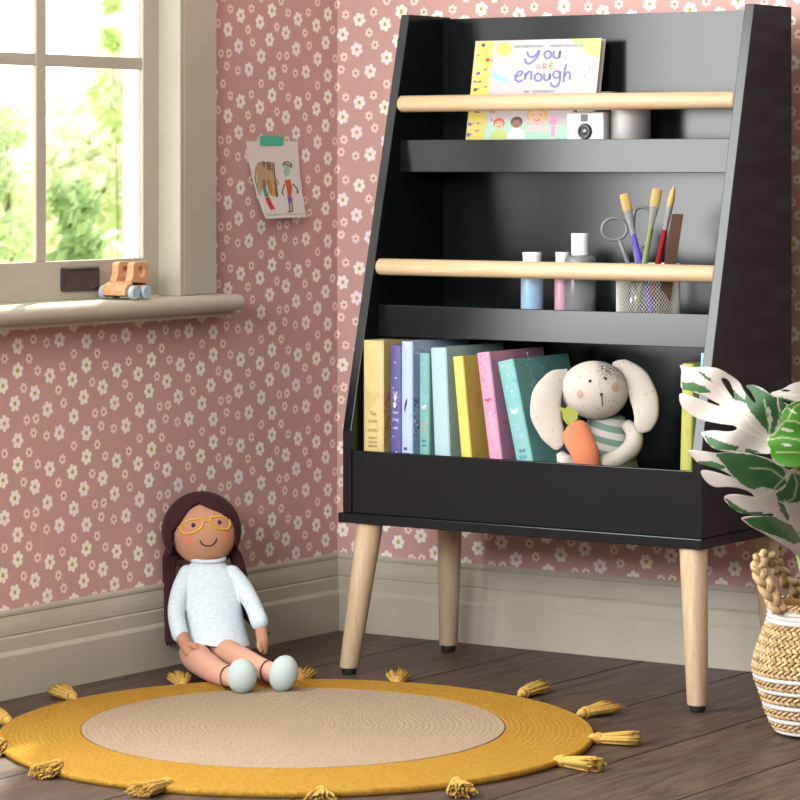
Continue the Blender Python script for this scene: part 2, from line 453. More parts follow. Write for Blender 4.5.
for tx, ty, bx, by in ((.377, -.428, .3497, -.4615), (1.098, -.428, 1.125, -.4615), (.365, -.125, .3505, -.108), (1.085, -.125, 1.1, -.108)):
    m = MB(); a = Vector((bx, by, .012)); b = Vector((tx, ty, .2945)); d = (b - a)
    R0, R1 = (.0192, .0262)
    rings = []
    for f, r in ((0, .001), (0, R0 * .9), (.008, R0), (1.0, R1)):
        z = a.z + (b.z - a.z) * f; c = a + d * f
        rings.append([Vector((c.x + r * math.cos(2 * PI * j / 32), c.y + r * math.sin(2 * PI * j / 32), z)) for j in range(32)])
    m.rings(rings)
    leg = m.make('leg', OAK, su, smooth=True, auto=50)
    m = MB(); m.lathe([(.001, 0), (.0125, 0), (.0145, .002), (.0145, .012), (.001, .012)], (bx, by, .0002), UP, 24)
    m.make('foot_pad', RUB, leg, smooth=True, auto=50)

#@@BOOKS
# ------------------------------------------------------------------ BOOKS ON THE BOTTOM SHELF
PAGE = plain('book_pages', 'e9e0cc', .9, .05, 200, .4, .0006, .2, co='Object', stretch=(1, 1, 30))
def cover_mat(name, c1, c2, c3=None, sc=25, rough=.38, th=.55, spark=None, grad=None):
    t = NT(name); c = t.coords()
    n = t.noise(c, sc, 5, .65, .6)
    k = t.step(n, th, th + .08)
    col = t.mix(t.math('MULTIPLY', k, .8), lin(c1), lin(c2))
    if c3:
        v = t.new('ShaderNodeTexVoronoi'); t.link(c, v.inputs['Vector']); v.inputs['Scale'].default_value = spark or 90
        col = t.mix(t.math('SUBTRACT', 1, t.step(v.outputs['Distance'], .16, .24)), col, lin(c3))
    t.out(col, rough, .4); t.bump(n, .03, .0003); return t.m
def ribbon(m, pts, w, F, k=0, h=.0004):
    """flat raised stroke: pts are 2-D, F maps (a, b, height) to world"""
    P = [Vector((p[0], p[1])) for p in pts]; n = len(P); L = []; R = []
    for i, p in enumerate(P):
        t = (P[min(i + 1, n - 1)] - P[max(i - 1, 0)])
        t = t.normalized() if t.length > 1e-9 else Vector((1, 0))
        q = Vector((-t.y, t.x)) * w / 2
        L.append(p + q); R.append(p - q)
    rings = [[F(a.x, a.y, 0), F(b.x, b.y, 0), F(b.x, b.y, h), F(a.x, a.y, h)] for a, b in zip(L, R)]
    m.rings(rings, True, True, k)
def blobshape(m, poly, F, k=0, h=.0004):
    n = len(poly)
    a = [F(x, y, 0) for x, y in poly]; b = [F(x, y, h) for x, y in poly]
    m.add(a + b, [tuple(range(n))[::-1], tuple(range(n, 2 * n))] + [(i, (i + 1) % n, n + (i + 1) % n, n + i) for i in range(n)], k)
def circ(cx, cy, rx, ry=None, n=12, a0=0, wob=0):
    ry = ry or rx
    return [(cx + rx * (1 + wob * math.sin(3 * a + cx * 900)) * math.cos(a), cy + ry * (1 + wob * math.cos(2 * a + cy * 700)) * math.sin(a)) for a in [a0 + 2 * PI * i / n for i in range(n)]]
def arc(cx, cy, r, a0, a1, n=8, ry=None):
    ry = ry or r
    return [(cx + r * math.cos(math.radians(a0 + (a1 - a0) * i / n)), cy + ry * math.sin(math.radians(a0 + (a1 - a0) * i / n))) for i in range(n + 1)]
def book(name, x, y, z, w, dep, h, lean, cmat, label, group, spine=None, deco=None):
    """spine towards -y; lean in degrees to the left; x is the left bottom edge of the spine"""
    ca, sa = math.cos(math.radians(lean)), math.sin(math.radians(lean))
    zo = max(0, 0)
    def F(a, b, d):            # a across the spine, b up, d depth from the spine
        return Vector((x + a * ca - b * sa, y + d, z + a * sa + b * ca))
    low = min(F(0, 0, 0).z, F(w, 0, 0).z); z += z - low
    root = thing(name, (x + w / 2, y + dep / 2, z), label, 'book', group)
    m = MB(); bt = .0022; n = 6
    outer = [(0, dep), (0, .004)] + [(w / 2 - w / 2 * math.cos(PI * i / n), .004 - .004 * math.sin(PI * i / n)) for i in range(1, n)] + [(w, .004), (w, dep)]
    inner = [(w - bt, dep), (w - bt, .006), (bt, .006), (bt, dep)]
    poly = outer + inner
    m.rings([[F(a, b, d) for a, d in poly] for b in (0, h)], cap=False)
    N = len(poly); no = len(outer)
    # end caps as quads strips: left board, spine, right board
    base = 0
    for bi, off in ((0, 0), (1, N)):
        tri = [(0, 1, no + 2, no + 3), tuple([1] + list(range(2, no - 1)) + [no - 2, no + 1, no + 2][1:]) if False else tuple(list(range(1, no - 1)) + [no + 1, no + 2]), (no - 2, no - 1, no, no + 1)]
        for t in tri: m.f.append(tuple(i + off for i in (t if bi else t[::-1]))); m.m.append(0)
    m.make('cover', cmat, root)
    m = MB(); pg = [F(a, b, d) for b in (.003, h - .003) for a, d in ((bt, .006), (w - bt, .006), (w - bt, dep - .003), (bt, dep - .003))]
    m.hexa([pg[0], pg[1], pg[2], pg[3], pg[4], pg[5], pg[6], pg[7]]); m.make('pages', PAGE, root)
    FS = lambda a, b, hh: F(a, b, .004 - .004 * math.sin(max(0, min(1, a / w)) * PI) - hh - .0002)
    FC = lambda d, b, hh: F(w + hh + .0001, b, d)
    if deco: deco(root, FS, FC, w, h, dep)
    return root
def inkmat(name, col, rough=.5, metal=0): return plain(name, col, rough, .04, 80, 0, metal=metal)
INK = {k: inkmat('ink_' + k, c) for k, c in dict(black='26262a', brown='7d5a2c', white='d0d5d8', orange='c8552c', rose='d98a9a', red='c3283c', navy='2a4a78', lilac='a9a5d6', gold='b99a4a', teal='2f8f8a', skin='cfa58b', pink='dc86a6', green='6f9e50', purple='6a4ea8', brownskin='8a5c4a', hair='4a3534', ginger='cf4a3a', blond='d09a48', sky='8cc4c2', lime='afbc6c', yellow='c9b654', violet='6a68a6', grey='9a9a9a', coral='e07c68', mint='9cc2b0', blush='d6b0b5', steel='6a7486').items()}
def scribble_word(m, F, a0, b0, wid, hgt, k=0, n=None, seed=0, sw=None):
    """a line of small hand-drawn letter forms"""
    rr = random.Random(seed); n = n or max(2, int(wid / (hgt * .75))); st = wid / n
    for i in range(n):
        x0 = a0 + i * st; w = st * .62; kind = rr.randrange(5); sw_ = sw or hgt * .16
        if kind == 0: ribbon(m, arc(x0 + w / 2, b0 + hgt / 2, w / 2, 30, 330, 7, hgt / 2), sw_, F, k)
        elif kind == 1: ribbon(m, [(x0, b0), (x0, b0 + hgt)], sw_, F, k); ribbon(m, [(x0, b0 + hgt * .5), (x0 + w, b0 + hgt * .55), (x0 + w, b0)], sw_, F, k)
        elif kind == 2: ribbon(m, arc(x0 + w / 2, b0 + hgt / 2, w / 2, 0, 360, 9, hgt / 2), sw_, F, k)
        elif kind == 3: ribbon(m, [(x0, b0), (x0 + w / 2, b0 + hgt), (x0 + w, b0)], sw_, F, k)
        else: ribbon(m, [(x0, b0 + hgt), (x0, b0 + .2 * hgt), (x0 + w * .5, b0), (x0 + w, b0 + .2 * hgt), (x0 + w, b0 + hgt)], sw_, F, k)
def text_mesh(txt, size):
    cu = bpy.data.curves.new('t', 'FONT'); cu.body = txt; cu.size = size; cu.align_x = 'CENTER'; cu.resolution_u = 2
    o = bpy.data.objects.new('t', cu); C.objects.link(o)
    me = bpy.data.meshes.new_from_object(o.evaluated_get(bpy.context.evaluated_depsgraph_get()))
    vs = [(v.co.x, v.co.y) for v in me.vertices]; fs = [tuple(p.vertices) for p in me.polygons]
    bpy.data.objects.remove(o); bpy.data.curves.remove(cu); bpy.data.meshes.remove(me)
    return vs, fs
def letters(m, txt, size, F, ax, bx, k=0, sx=1.0):
    vs, fs = text_mesh(txt, size); m.add([F(ax + x * sx, bx + y, .0004) for x, y in vs], fs, k)

BZ = .375; BY = -.421; BG = 'picture books leaning together on the bottom shelf'
def birds(m, F, w, pts, s, k=0):
    for a, b in pts: ribbon(m, [(a - s, b + s * .5), (a - s * .4, b + s * .1), (a, b - s * .2), (a + s * .5, b + s * .4), (a + s, b + s * .2)], s * .28, F, k)
def d1(r, FS, FC, w, h, dep):
    m = MB()
    letters(m, 'The', .0115, FS, w * .5, .130, 0, .9); letters(m, 'Snow', .0115, FS, w * .48, .115, 0, .9); letters(m, 'London', .0125, FS, w * .5, .097, 0, .95)
    for i, b in enumerate((.083, .075, .067)): scribble_word(m, FS, w * .14, b, w * .68, .0042, 0, seed=i + 3)
    m.make('spine_lettering', INK['brown'], r)
    for bp in [(w * .3, .252), (w * .72, .23), (w * .42, .216), (w * .22, .203), (w * .62, .05), (w * .2, .03)]:
        m = MB(); birds(m, FS, w, [bp], .0035); m.make('printed_bird', INK['gold'], r)
    m = MB()
    rr = random.Random(3)
    for i in range(70):
        d = rr.uniform(.005, .02); b = rr.uniform(.078, .175); blobshape(m, circ(d, b, rr.uniform(.0008, .002), n=6), FC)
    m.make('cover_print', INK['orange'], r)
def d2(r, FS, FC, w, h, dep):
    m = MB()
    for a, b in ((.5, .235), (.55, .205), (.3, .185), (.6, .06), (.45, .035), (.3, .09)): blobshape(m, circ(w * a, b, .0016, n=5), FS)
    for k in range(5): ribbon(m, [(w * .5, .16), (w * (.2 + .15 * k), .175 + .004 * (k % 2))], .001, FS)
    blobshape(m, circ(w * .45, .152, .004, .006, 7), FS)
    letters(m, 'Snow', .0085, FS, w * .5, .135, 0, .95); letters(m, 'Dog', .0085, FS, w * .5, .121, 0, .95)
    scribble_word(m, FS, w * .2, .105, w * .6, .004, seed=9)
    m.make('spine_lettering', INK['white'], r)
def d3(r, FS, FC, w, h, dep):
    m = MB(); blobshape(m, [(w * .3, .148), (w * .42, .16), (w * .6, .167), (w * .52, .152), (w * .42, .146), (w * .4, .138), (w * .34, .14)], FS)
    scribble_word(m, FS, w * .18, .065, w * .4, .0055, 0, 3, 5, .0012); scribble_word(m, FS, w * .15, .055, w * .7, .005, 0, 5, 6, .0012)
    rr = random.Random(5)
    for i in range(26):
        d = rr.uniform(.006, .022); b = rr.uniform(.09, .165); ribbon(m, [(d, b), (d + rr.uniform(-.003, .003), b + .005)], .0012, FC)
    m.make('spine_lettering', INK['black'], r)
    m = MB()
    for i in range(16):
        d = .008 + i * .0055; b = h - .012 - rr.uniform(0, .014)
        for q in range(3):
            a = q * PI / 3; ribbon(m, [(d - .003 * math.cos(a), b - .003 * math.sin(a)), (d + .003 * math.cos(a), b + .003 * math.sin(a))], .0007, FC)
    for i in range(20):
        d = rr.uniform(.006, .022); b = rr.uniform(.09, .16); ribbon(m, [(d, b), (d + rr.uniform(-.003, .003), b + .005)], .0009, FC)
    for i in range(9): ribbon(m, [(w * .45, h - .004 - i * .0012), (w * (.55 + .05 * i), h - .003 - i * .0016)], .0007, FS)
    m.make('cover_print', INK['white'], r)
def d4(r, FS, FC, w, h, dep):
    m = MB(); birds(m, FS, w, [(w * .45, .151)], .008); blobshape(m, circ(w * .45, .150, .006, .003), FS)
    for a, b in ((.4, .235), (.6, .215), (.25, .19), (.3, .05), (.2, .07)): blobshape(m, circ(w * a, b, .0012, n=5), FS)
    m.make('spine_bird', INK['white'], r)
    m = MB(); scribble_word(m, FS, w * .1, .083, w * .8, .0042, 0, 6, 5); scribble_word(m, FS, w * .15, .074, w * .75, .0042, 0, 5, 15); m.make('spine_lettering', INK['navy'], r)
    m = MB(); scribble_word(m, FS, w * .25, .115, w * .5, .006, 0, 3, 51); scribble_word(m, FS, w * .25, .103, w * .5, .005, 0, 3, 58); m.make('spine_title', INK['rose'], r)
def d7(r, FS, FC, w, h, dep):
    m = MB(); rr = random.Random(8)
    for i in range(22): blobshape(m, circ(w * rr.uniform(.15, .85), rr.choice([rr.uniform(.18, .26), rr.uniform(.02, .07)]), .0014, n=5), FS)
    for i in range(60): blobshape(m, circ(rr.uniform(.006, .12), rr.uniform(.02, .25), .0018, n=5), FC)
    ribbon(m, arc(w * .35, .166, .005, 0, 180), .003, FS); ribbon(m, arc(w * .65, .168, .004, 0, 180), .003, FS)
    m.make('cover_print', INK['red'], r)
    m = MB(); blobshape(m, [(w * .15, .165), (w * .85, .163), (w * .8, .15), (w * .5, .14), (w * .2, .15)], FS)
    for i, b in enumerate((.128, .113, .1)): scribble_word(m, FS, w * .15, b, w * .7, .010, 0, 3, i + 40, .0011)
    m.make('spine_title', INK['blush'], r)
def d8(r, FS, FC, w, h, dep):
    m = MB(); rr = random.Random(18)
    birds(m, FS, w, [(w * .5, .152)], .010); blobshape(m, circ(w * .5, .150, .008, .003), FS)
    for a, b in ((.3, .24), (.55, .22), (.35, .2), (.6, .19)): blobshape(m, circ(w * a, b, .0016, n=5), FS)
    for i in range(150):
        d = rr.choice([rr.gauss(.055, .007), rr.gauss(.11, .010)]); b = rr.uniform(.02, .262); blobshape(m, circ(d, b, .0009, n=4), FC)
    m.make('cover_print', INK['white'], r)
    m = MB(); scribble_word(m, FS, w * .2, .115, w * .6, .012, 0, 3, 70, .0012); scribble_word(m, FS, w * .2, .098, w * .6, .010, 0, 3, 71, .0012); m.make('spine_title', INK['lilac'], r)
    m = MB(); scribble_word(m, FS, w * .2, .072, w * .55, .006, 0, 4, 72, .001); scribble_word(m, FS, w * .2, .06, w * .65, .006, 0, 4, 73, .001)
    for i in range(5): ribbon(m, [(rr.uniform(.03, .1), .24 - .03 * i), (rr.uniform(.03, .1), .235 - .03 * i)], .0012, FC)
    m.make('spine_lettering', INK['navy'], r)
book('picture_book', .354, BY, BZ, .0477, .205, .2765, 0, cover_mat('cover_mustard', 'c0ad78', 'b59e68', None), 'thick mustard yellow book, first from the left on the bottom shelf', BG, deco=d1)
book('picture_book', .4185, BY, BZ, .0258, .20, .2685, 0, cover_mat('cover_indigo', '504d84', '5c5890', None), 'slim indigo purple book with white stars between yellow and pale blue books', BG, deco=d2)
book('picture_book', .4445, BY, BZ, .0262, .205, .277, 0, cover_mat('cover_wintry', 'a0b2d0', '7497ba', None, 40, th=.6), 'pale blue wintry book with a small black bird on the spine', BG, deco=d3)
book('picture_book', .4866, BY, BZ, .0235, .19, .2553, 0, cover_mat('cover_sea_green', '689a95', '74a49f', None), 'short sea green book with a white bird on the spine', BG, deco=d4)
book('picture_book', .5245, BY, BZ, .036, .21, .2665, 2.6, cover_mat('cover_ice', '9bb4bb', '92b0ae', None, 20), 'plain ice blue book leaning slightly between short green and plain yellow books', BG)
book('picture_book', .5895, BY, BZ, .0240, .19, .2520, 5.9, cover_mat('cover_lemon', 'c6b65a', 'bdab50', None), 'plain bright lemon yellow book leaning left beside the pink book', BG)
book('picture_book', .6560, BY, BZ, .0292, .20, .2620, 8.2, cover_mat('cover_pink', 'bd86a1', 'b27896', None), 'pink book with red dots leaning left between lemon and teal books', BG, deco=d7)
book('picture_book', .7220, BY, BZ, .0365, .205, .2500, 13.0, cover_mat('cover_teal', '6ea3a1', '5b9392', '5c9c9b', 30, spark=70), 'wide teal book tilted most of all, right beside the plush rabbit', BG, deco=d8)
book('picture_book', 1.0372, -.375, BZ, .024, .19, .2520, -1.6, cover_mat('cover_olive', 'a09d4a', '969345', None), 'olive green book at the right end of the bottom shelf behind the plant leaf', BG)
book('picture_book', 1.0690, -.372, BZ, .022, .19, .272, -2.6, cover_mat('cover_sky', '7fc3de', '74b8d6', None), 'sky blue book squeezed against the right side panel', BG)

#@@TOPBOOK
# ------------------------------------------------------------------ PICTURE BOOK FACING OUT ON THE TOP SHELF
def faceout():
    root = thing('picture_book', (.612, -.2, .9965), 'landscape picture book with hand lettered cover standing face out on the top shelf', 'book')
    # local frame: a to the right (0..W), b up (0..Hh); the cover leans back slightly and its left side stands a bit nearer
    p0 = Vector((.4515, -.205, .9968)); ea = Vector((.2860, .009, 0)); eb = Vector((.0135, .026, .2485))
    nn = ea.cross(eb).normalized() * -1
    if nn.y > 0: nn = -nn
    Fc = lambda a, b, hh: p0 + ea * a + eb * b + nn * hh
    S = 1 / .2985
    m = MB()
    for d0, d1, nm in ((-.002, 0, 'c'), (-.018, -.016, 'c')): m.hexa([Fc(0, 0, d0), Fc(1, 0, d0), Fc(1, 0, d1), Fc(0, 0, d1), Fc(0, 1, d0), Fc(1, 1, d0), Fc(1, 1, d1), Fc(0, 1, d1)])
    sp = MB(); sp.hexa([Fc(-.008, 0, -.018), Fc(0, 0, -.018), Fc(0, 0, .0002), Fc(-.008, 0, .0002), Fc(-.008, 1, -.018), Fc(0, 1, -.018), Fc(0, 1, .0002), Fc(-.008, 1, .0002)]); sp.make('spine', INK['yellow'], root)
    m.make('cover', plain('cover_cream', 'b3abac', .45, .02, 12, 0), root)
    m = MB(); m.hexa([Fc(0, .01, -.016), Fc(.985, .01, -.016), Fc(.985, .01, -.002), Fc(0, .01, -.002), Fc(0, .985, -.016), Fc(.985, .985, -.016), Fc(.985, .985, -.002), Fc(0, .985, -.002)])
    m.make('pages', PAGE, root)
    # pixel helper for the printed cover: (u,v) of the cover as it is laid out, 473..602 by 38..165
    def G(u, v):
        b = (169.0 - v) / (169.0 - 40.0); a = (u - (466.0 + 7 * b)) / (124.0); return a, b
    def FF(u, v, hh=.0003): a, b = G(u, v); return Fc(a, b, hh)
    FP = lambda u, v, h_: FF(u, v, .0002 + h_ * .5)
    def patch(name, poly, ink, h=.0002, par=root):
        m = MB(); blobshape(m, poly, lambda x, y, q: FF(x, y, .0001 + (h if q else 0))); return m.make(name, INK[ink], par)
    patch('spine_band', [(474.5, 40.6), (490, 40.3), (487, 100), (483.5, 168.5), (466.8, 168.5), (470, 100)], 'yellow')
    patch('meadow', [(486, 127), (500, 122), (520, 126), (540, 130), (560, 128), (575, 134), (591, 138), (589, 168), (484, 168)], 'mint', .0002)
    patch('hill', [(566, 40), (596.8, 40), (596, 60), (588, 58), (577, 50)], 'lime')
    patch('wash', [(489, 68), (496, 74), (505, 80), (512, 86), (500, 83), (488, 78)], 'sky')
    m = MB(); blobshape(m, circ(501, 49, 8, 7, 14), FP); m.make('sun', INK['yellow'], root)
    m = MB()
    for q in range(5): blobshape(m, circ(588 - q * 2.4, 68 + q * 4.2, 2.2, 6 - q * .4, 9), FP)
    for a in range(6): ribbon(m, [(493 + 3 * a, 58 + (a % 2) * 3), (492 + 3 * a, 63 + (a % 2) * 4)], .7, FP)
    blobshape(m, [(497, 76), (506, 71), (510, 69), (505, 73)], FP)
    m.make('pink_leaf', INK['blush'], root)
    # lettering
    Y = [[(524, 52), (526, 56.5), (530, 58), (534, 55), (536, 51)], [(536.5, 51), (535, 57), (531, 62), (526, 64.8), (523, 62.5), (522.5, 59)],
         arc(545, 55.8, 3.4, 0, 360, 12, 3.9), [(551, 52), (550.5, 57), (552.5, 59.5), (556, 58.5), (557, 52)], [(557, 52), (556.3, 59.5)]]
    E_ = [[(514, 78), (518.5, 76.5), (521, 74.5), (520, 72.3), (516.5, 73), (513.6, 77), (514, 81.5), (517.5, 83.5), (521, 81.5)],
          [(524, 74), (523, 81.5)], [(523.5, 78), (526.5, 73.5), (529.5, 74), (529.3, 81.5)],
          arc(536.5, 79, 3.6, 0, 360, 12, 3.9), [(542.5, 75), (542, 79.5), (543.8, 82), (547, 81), (548, 75)], [(548, 75), (548, 81.5)],
          arc(554.5, 76.5, 3.5, 20, 360, 12, 3.6), [(558, 73), (558, 80), (557, 86), (554, 89), (550, 87.5), (549, 84)],
          [(563.5, 66), (562, 75), (561.5, 84.5)], [(561.8, 79), (564.5, 74.5), (567.3, 75.5), (567.6, 82)]]
    m = MB()
    for st in Y + E_: ribbon(m, st if len(st) > 8 else [tuple(p)[:2] for p in sweep_curve([(a, b, 0) for a, b in st], 4)], 2.2, FP)
    m.make('title_lettering', INK['violet'], root)
    m = MB()
    for st in ([(534, 70.5), (536, 64.5), (538.5, 70.5)], [(535, 68.5), (537.8, 68.5)]): ribbon(m, st, 1.7, FP)
    m.make('title_lettering', INK['pink'], root)
    m = MB()
    for st in ([(541, 70.5), (541, 64.5), (544, 65.5), (543, 67.8), (541, 67.8), (544.5, 70.5)],): ribbon(m, st, 1.7, FP)
    m.make('title_lettering', INK['coral'], root)
    m = MB()
    for st in ([(550.5, 64.5), (547.5, 64.5), (547.5, 70.3), (550.8, 70.3)], [(547.5, 67.4), (550.2, 67.4)]): ribbon(m, st, 1.7, FP)
    m.make('title_lettering', INK['green'], root)
    m = MB()
    scribble_word(m, FP, 511, 45.6, 30, 2.6, 0, 13, 11, .7); scribble_word(m, FP, 547, 45.6, 36, 2.6, 0, 14, 12, .7); scribble_word(m, FP, 523, 92.5, 6, 2.4, 0, 3, 13, .45); scribble_word(m, FP, 532, 92.5, 22, 2.4, 0, 9, 14, .7)
    blobshape(m, circ(562.8, 59.5, .8), FP); blobshape(m, circ(515.5, 61.7, .6), FP)
    m.make('author_lettering', INK['steel'], root)
    # little drawings on the yellow strip
    rr = random.Random(4)
    for i, (u, v, ink) in enumerate([(480, 44.5, 'navy'), (484, 51, 'grey'), (475, 55, 'green'), (485, 60, 'red'), (477, 65, 'mint'), (483, 70, 'steel'), (476, 74, 'purple'), (478, 82.5, 'red'), (473, 82.5, 'navy'), (474, 91, 'hair'), (484, 88, 'steel'), (476, 114, 'hair'), (470, 127, 'purple'), (478, 126, 'steel'), (477, 134, 'steel'), (469, 138, 'purple')]):
        m = MB(); blobshape(m, circ(u, v, 2.1 if i % 3 == 0 else 1.3, 2.0 if i % 3 == 0 else 1.2, 8, wob=.2), FP)
        ribbon(m, [(u, v), (u + rr.uniform(2, 5), v + rr.uniform(-1.5, 1.5))], .8, FP); m.make('strip_doodle', INK[ink], root)
    # children on the lower half
    def kid(u, v, r, hair, skin, shirt, s=1):
        m = MB(); blobshape(m, circ(u, v, r, r * .95, 14), lambda x, y, q: FF(x, y, .0004 + q * .3)); h = m.make('cartoon_hair', INK[hair], root)
        m = MB(); blobshape(m, circ(u, v + r * .32, r * .78, r * .72, 12), lambda x, y, q: FF(x, y, .0006 + q * .3)); m.make('cartoon_face', INK[skin], root)
        m = MB(); blobshape(m, [(u - r * 1.5, v + 17), (u - r * 1.1, v + r * 1.5), (u - r * .4, v + r * 1.05), (u + r * .4, v + r * 1.05), (u + r * 1.2, v + r * 1.5), (u + r * 1.6, v + 17)], lambda x, y, q: FF(x, y, .0003 + q * .3)); m.make('cartoon_shirt', INK[shirt], root)
        m = MB(); ribbon(m, arc(u, v + r * .35, r * .3, 20, 160, 5), .5, lambda x, y, q: FF(x, y, .0008 + q * .3))
        for sx in (-1, 1): ribbon(m, arc(u + sx * r * .35, v + r * .2, r * .15, 200, 340, 4), .4, lambda x, y, q: FF(x, y, .0008 + q * .3))
        m.make('cartoon_features', INK['hair'], root)
    kid(499.5, 126, 5.8, 'ginger', 'skin', 'lime'); kid(517, 125, 6, 'hair', 'brownskin', 'white')
    kid(537, 117, 10.5, 'blond', 'skin', 'blush')
    m = MB(); blobshape(m, [(549, 124), (553, 119), (557, 121), (557.5, 127), (553, 129), (550, 128)], FP); blobshape(m, [(551, 130), (555, 129), (556, 140), (552, 140)], FP); m.make('bird_drawing', INK['pink'], root)
    m = MB(); ribbon(m, [(491, 113), (490.5, 116)], 1.2, FP); ribbon(m, [(494, 112), (493.5, 116)], 1.2, FP); ribbon(m, [(492, 121), (491.5, 124)], 1, FP); m.make('red_marks', INK['red'], root)
faceout()
#@@SHELFTHINGS
# ------------------------------------------------------------------ CAMERA AND CANISTER ON THE TOP SHELF
def shelf_items():
    Z1 = .9966; Z2 = .6712
    WHT = plain('white_plastic', 'cbc9c5', .35, .02, 40, 0); DKG = plain('dark_grey_plastic', '4c4a49', .4, .04, 60, .05); BLKP = plain('black_plastic', '151517', .3, .04, 60, 0)
    cam = thing('instant_camera', (.756, -.222, Z1), 'white toy instant camera with round black lens beside the lettered book', 'camera')
    cx0, cx1, zt, yf = .7150, .799, 1.0985, -.245
    m = MB(); m.box((cx0, yf, Z1 + .0002), (cx1, yf + .016, zt)); m.make('front_plate', WHT, cam, bevel=.003)
    m = MB(); m.box((cx0 - .0022, yf + .016, Z1 + .0002), (cx1 + .002, yf + .048, zt + .0018)); m.make('camera_body', DKG, cam, bevel=.003)
    m = MB(); m.prism([(cx0 + .052, yf + .02, zt + .0018), (cx0 + .058, yf + .02, zt + .041), (cx1 + .007, yf + .02, zt + .041), (cx1 + .002, yf + .02, zt + .0018)], (0, .024, 0)); m.make('flash_hood', DKG, cam, bevel=.003)
    m = MB(); m.box((cx0 + .033, yf - .0012, 1.0805), (cx0 + .0485, yf + .002, 1.0945)); m.make('viewfinder', BLKP, cam, bevel=.0008)
    m = MB(); m.box((cx0 + .060, yf - .001, 1.078), (cx0 + .078, yf + .002, 1.094)); m.make('flash_window', plain('flash_plastic', 'dcdad2', .2, .02, 40, 0), cam, bevel=.002)
    m = MB(); lc = (cx0 + .043, yf + .001, 1.0615); m.lathe([(.0155, 0), (.0155, .005), (.0135, .008), (.0105, .008), (.0095, .004), (.001, .003)], lc, (0, -1, 0), 32); ln = m.make('lens', BLKP, cam, smooth=True, auto=40)
    m = MB(); m.ball((lc[0], lc[1] - .003, lc[2]), (.008, .004, .008)); m.make('lens_glass', plain('lens_glass', '40424a', .05, .02, 40, 0, spec=1), ln, smooth=True)
    m = MB(); m.box((cx0 + .0135, yf + .004, zt - .0005), (cx0 + .019, yf + .010, zt + .010)); m.make('shutter_button', plain('red_plastic', 'b01e34', .35, .03, 50, 0), cam, bevel=.001)
    can = thing('canister', (.837, -.2, Z1), 'brushed silver grey cylindrical canister right of the white camera', 'canister')
    MET = plain('brushed_steel', 'a9a4a0', .5, .03, 30, .05, metal=.4, stretch=(1, 1, .05))
    m = MB(); m.lathe([(.0010, .0002), (.0385, .0002), (.040, .002), (.040, .118), (.0385, .1195), (.0010, .1195)], (.8265, -.19, Z1), UP, 48); m.make('can_body', MET, can, smooth=True, auto=40)
    m = MB(); m.lathe([(.001, .1196), (.0405, .1196), (.0405, .130), (.039, .1315), (.001, .1315)], (.8265, -.19, Z1), UP, 48); m.make('can_lid', DKG, can, smooth=True, auto=40)
    # ---------------- bottles
    def bottle(cx, cy, prof, capprof, bm, cm, label, k=1.0):
        prof = [(max(.001, a * k), b) for a, b in prof]; capprof = [(max(.001, a * k), b) for a, b in capprof]
        t = thing('paint_bottle', (cx, cy, Z2), label, 'bottle', 'paint bottles on the middle shelf')
        m = MB(); m.lathe(prof, (cx, cy, Z2), UP, 40); m.make('bottle_body', bm, t, smooth=True, auto=50)
        m = MB(); m.lathe(capprof, (cx, cy, Z2), UP, 40); m.make('cap', cm, t, smooth=True, auto=40)
    CAPW = plain('white_cap', 'ecebe8', .4, .02, 50, 0)
    def trans(name, col, rough=.2, tr=.25):
        t = NT(name); c = t.coords(); n = t.noise(c, 20, 3)
        t.out(t.mix(n, lin(col), tuple(min(1, x * 1.15) for x in lin(col)[:3]) + (1,)), rough, .5); t.bsdf.inputs['Transmission Weight'].default_value = tr; return t.m
    bottle(.652, -.27, [(.001, .0003), (.0245, .0003), (.0262, .003), (.0262, .122), (.0245, .128), (.001, .128)], [(.001, .1281), (.0215, .1281), (.0215, .147), (.0223, .1475), (.0223, .153), (.0215, .1545), (.001, .1545)],
           trans('blue_liquid', 'a4c8e2'), CAPW, 'pale blue paint bottle with white cap, leftmost on the middle shelf', .84)
    bottle(.7170, -.262, [(.001, .0003), (.0165, .0003), (.018, .003), (.018, .124), (.0165, .128), (.001, .128)], [(.001, .1281), (.0155, .1281), (.0155, .148), (.0163, .1485), (.0163, .1545), (.0155, .1555), (.001, .1555)],
           trans('pink_liquid', 'd9a3bb'), plain('lilac_cap', 'd9d3dc', .4, .02, 50, 0), 'slim pink paint bottle half hidden behind the grey bottle', .88)
    bottle(.7700, -.285, [(.001, .0003), (.0335, .0003), (.0355, .003), (.0355, .1375), (.033, .1465), (.027, .1500), (.019, .1515), (.001, .1515)], [(.001, .1516), (.0195, .1516), (.0195, .1860), (.0200, .1865), (.0200, .1915), (.019, .193), (.001, .193)],
           trans('smoke_liquid', '8d8f92', .18, .45), CAPW, 'wide smoky grey bottle with a tall white cap, largest of the bottles', .85)
    # ---------------- wire mesh cup
    MESH = plain('mesh_metal', 'dedad6', .4, .03, 60, 0, metal=.2)
    c = Vector((.9080, -.262, Z2)); r = .0605; hh = .1365
    cup = thing('pencil_cup', c, 'round silver wire mesh cup holding brushes and scissors', 'pencil cup')
    nA, nB = 58, 30; vs = []; fs = []
    for j in range(nB + 1):
        for i in range(nA):
            a = 2 * PI * (i + (j % 2) * .5) / nA; vs.append(c + Vector((r * math.cos(a), r * math.sin(a), .004 + (hh - .008) * j / nB)))
    for j in range(0, nB - 1):
        for i in range(nA):
            if j % 2 == 0: q = (j * nA + i, (j + 1) * nA + i, (j + 2) * nA + i, (j + 1) * nA + (i - 1) % nA)
            else: q = (j * nA + i, (j + 1) * nA + (i + 1) % nA, (j + 2) * nA + i, (j + 1) * nA + i)
            fs.append(q)
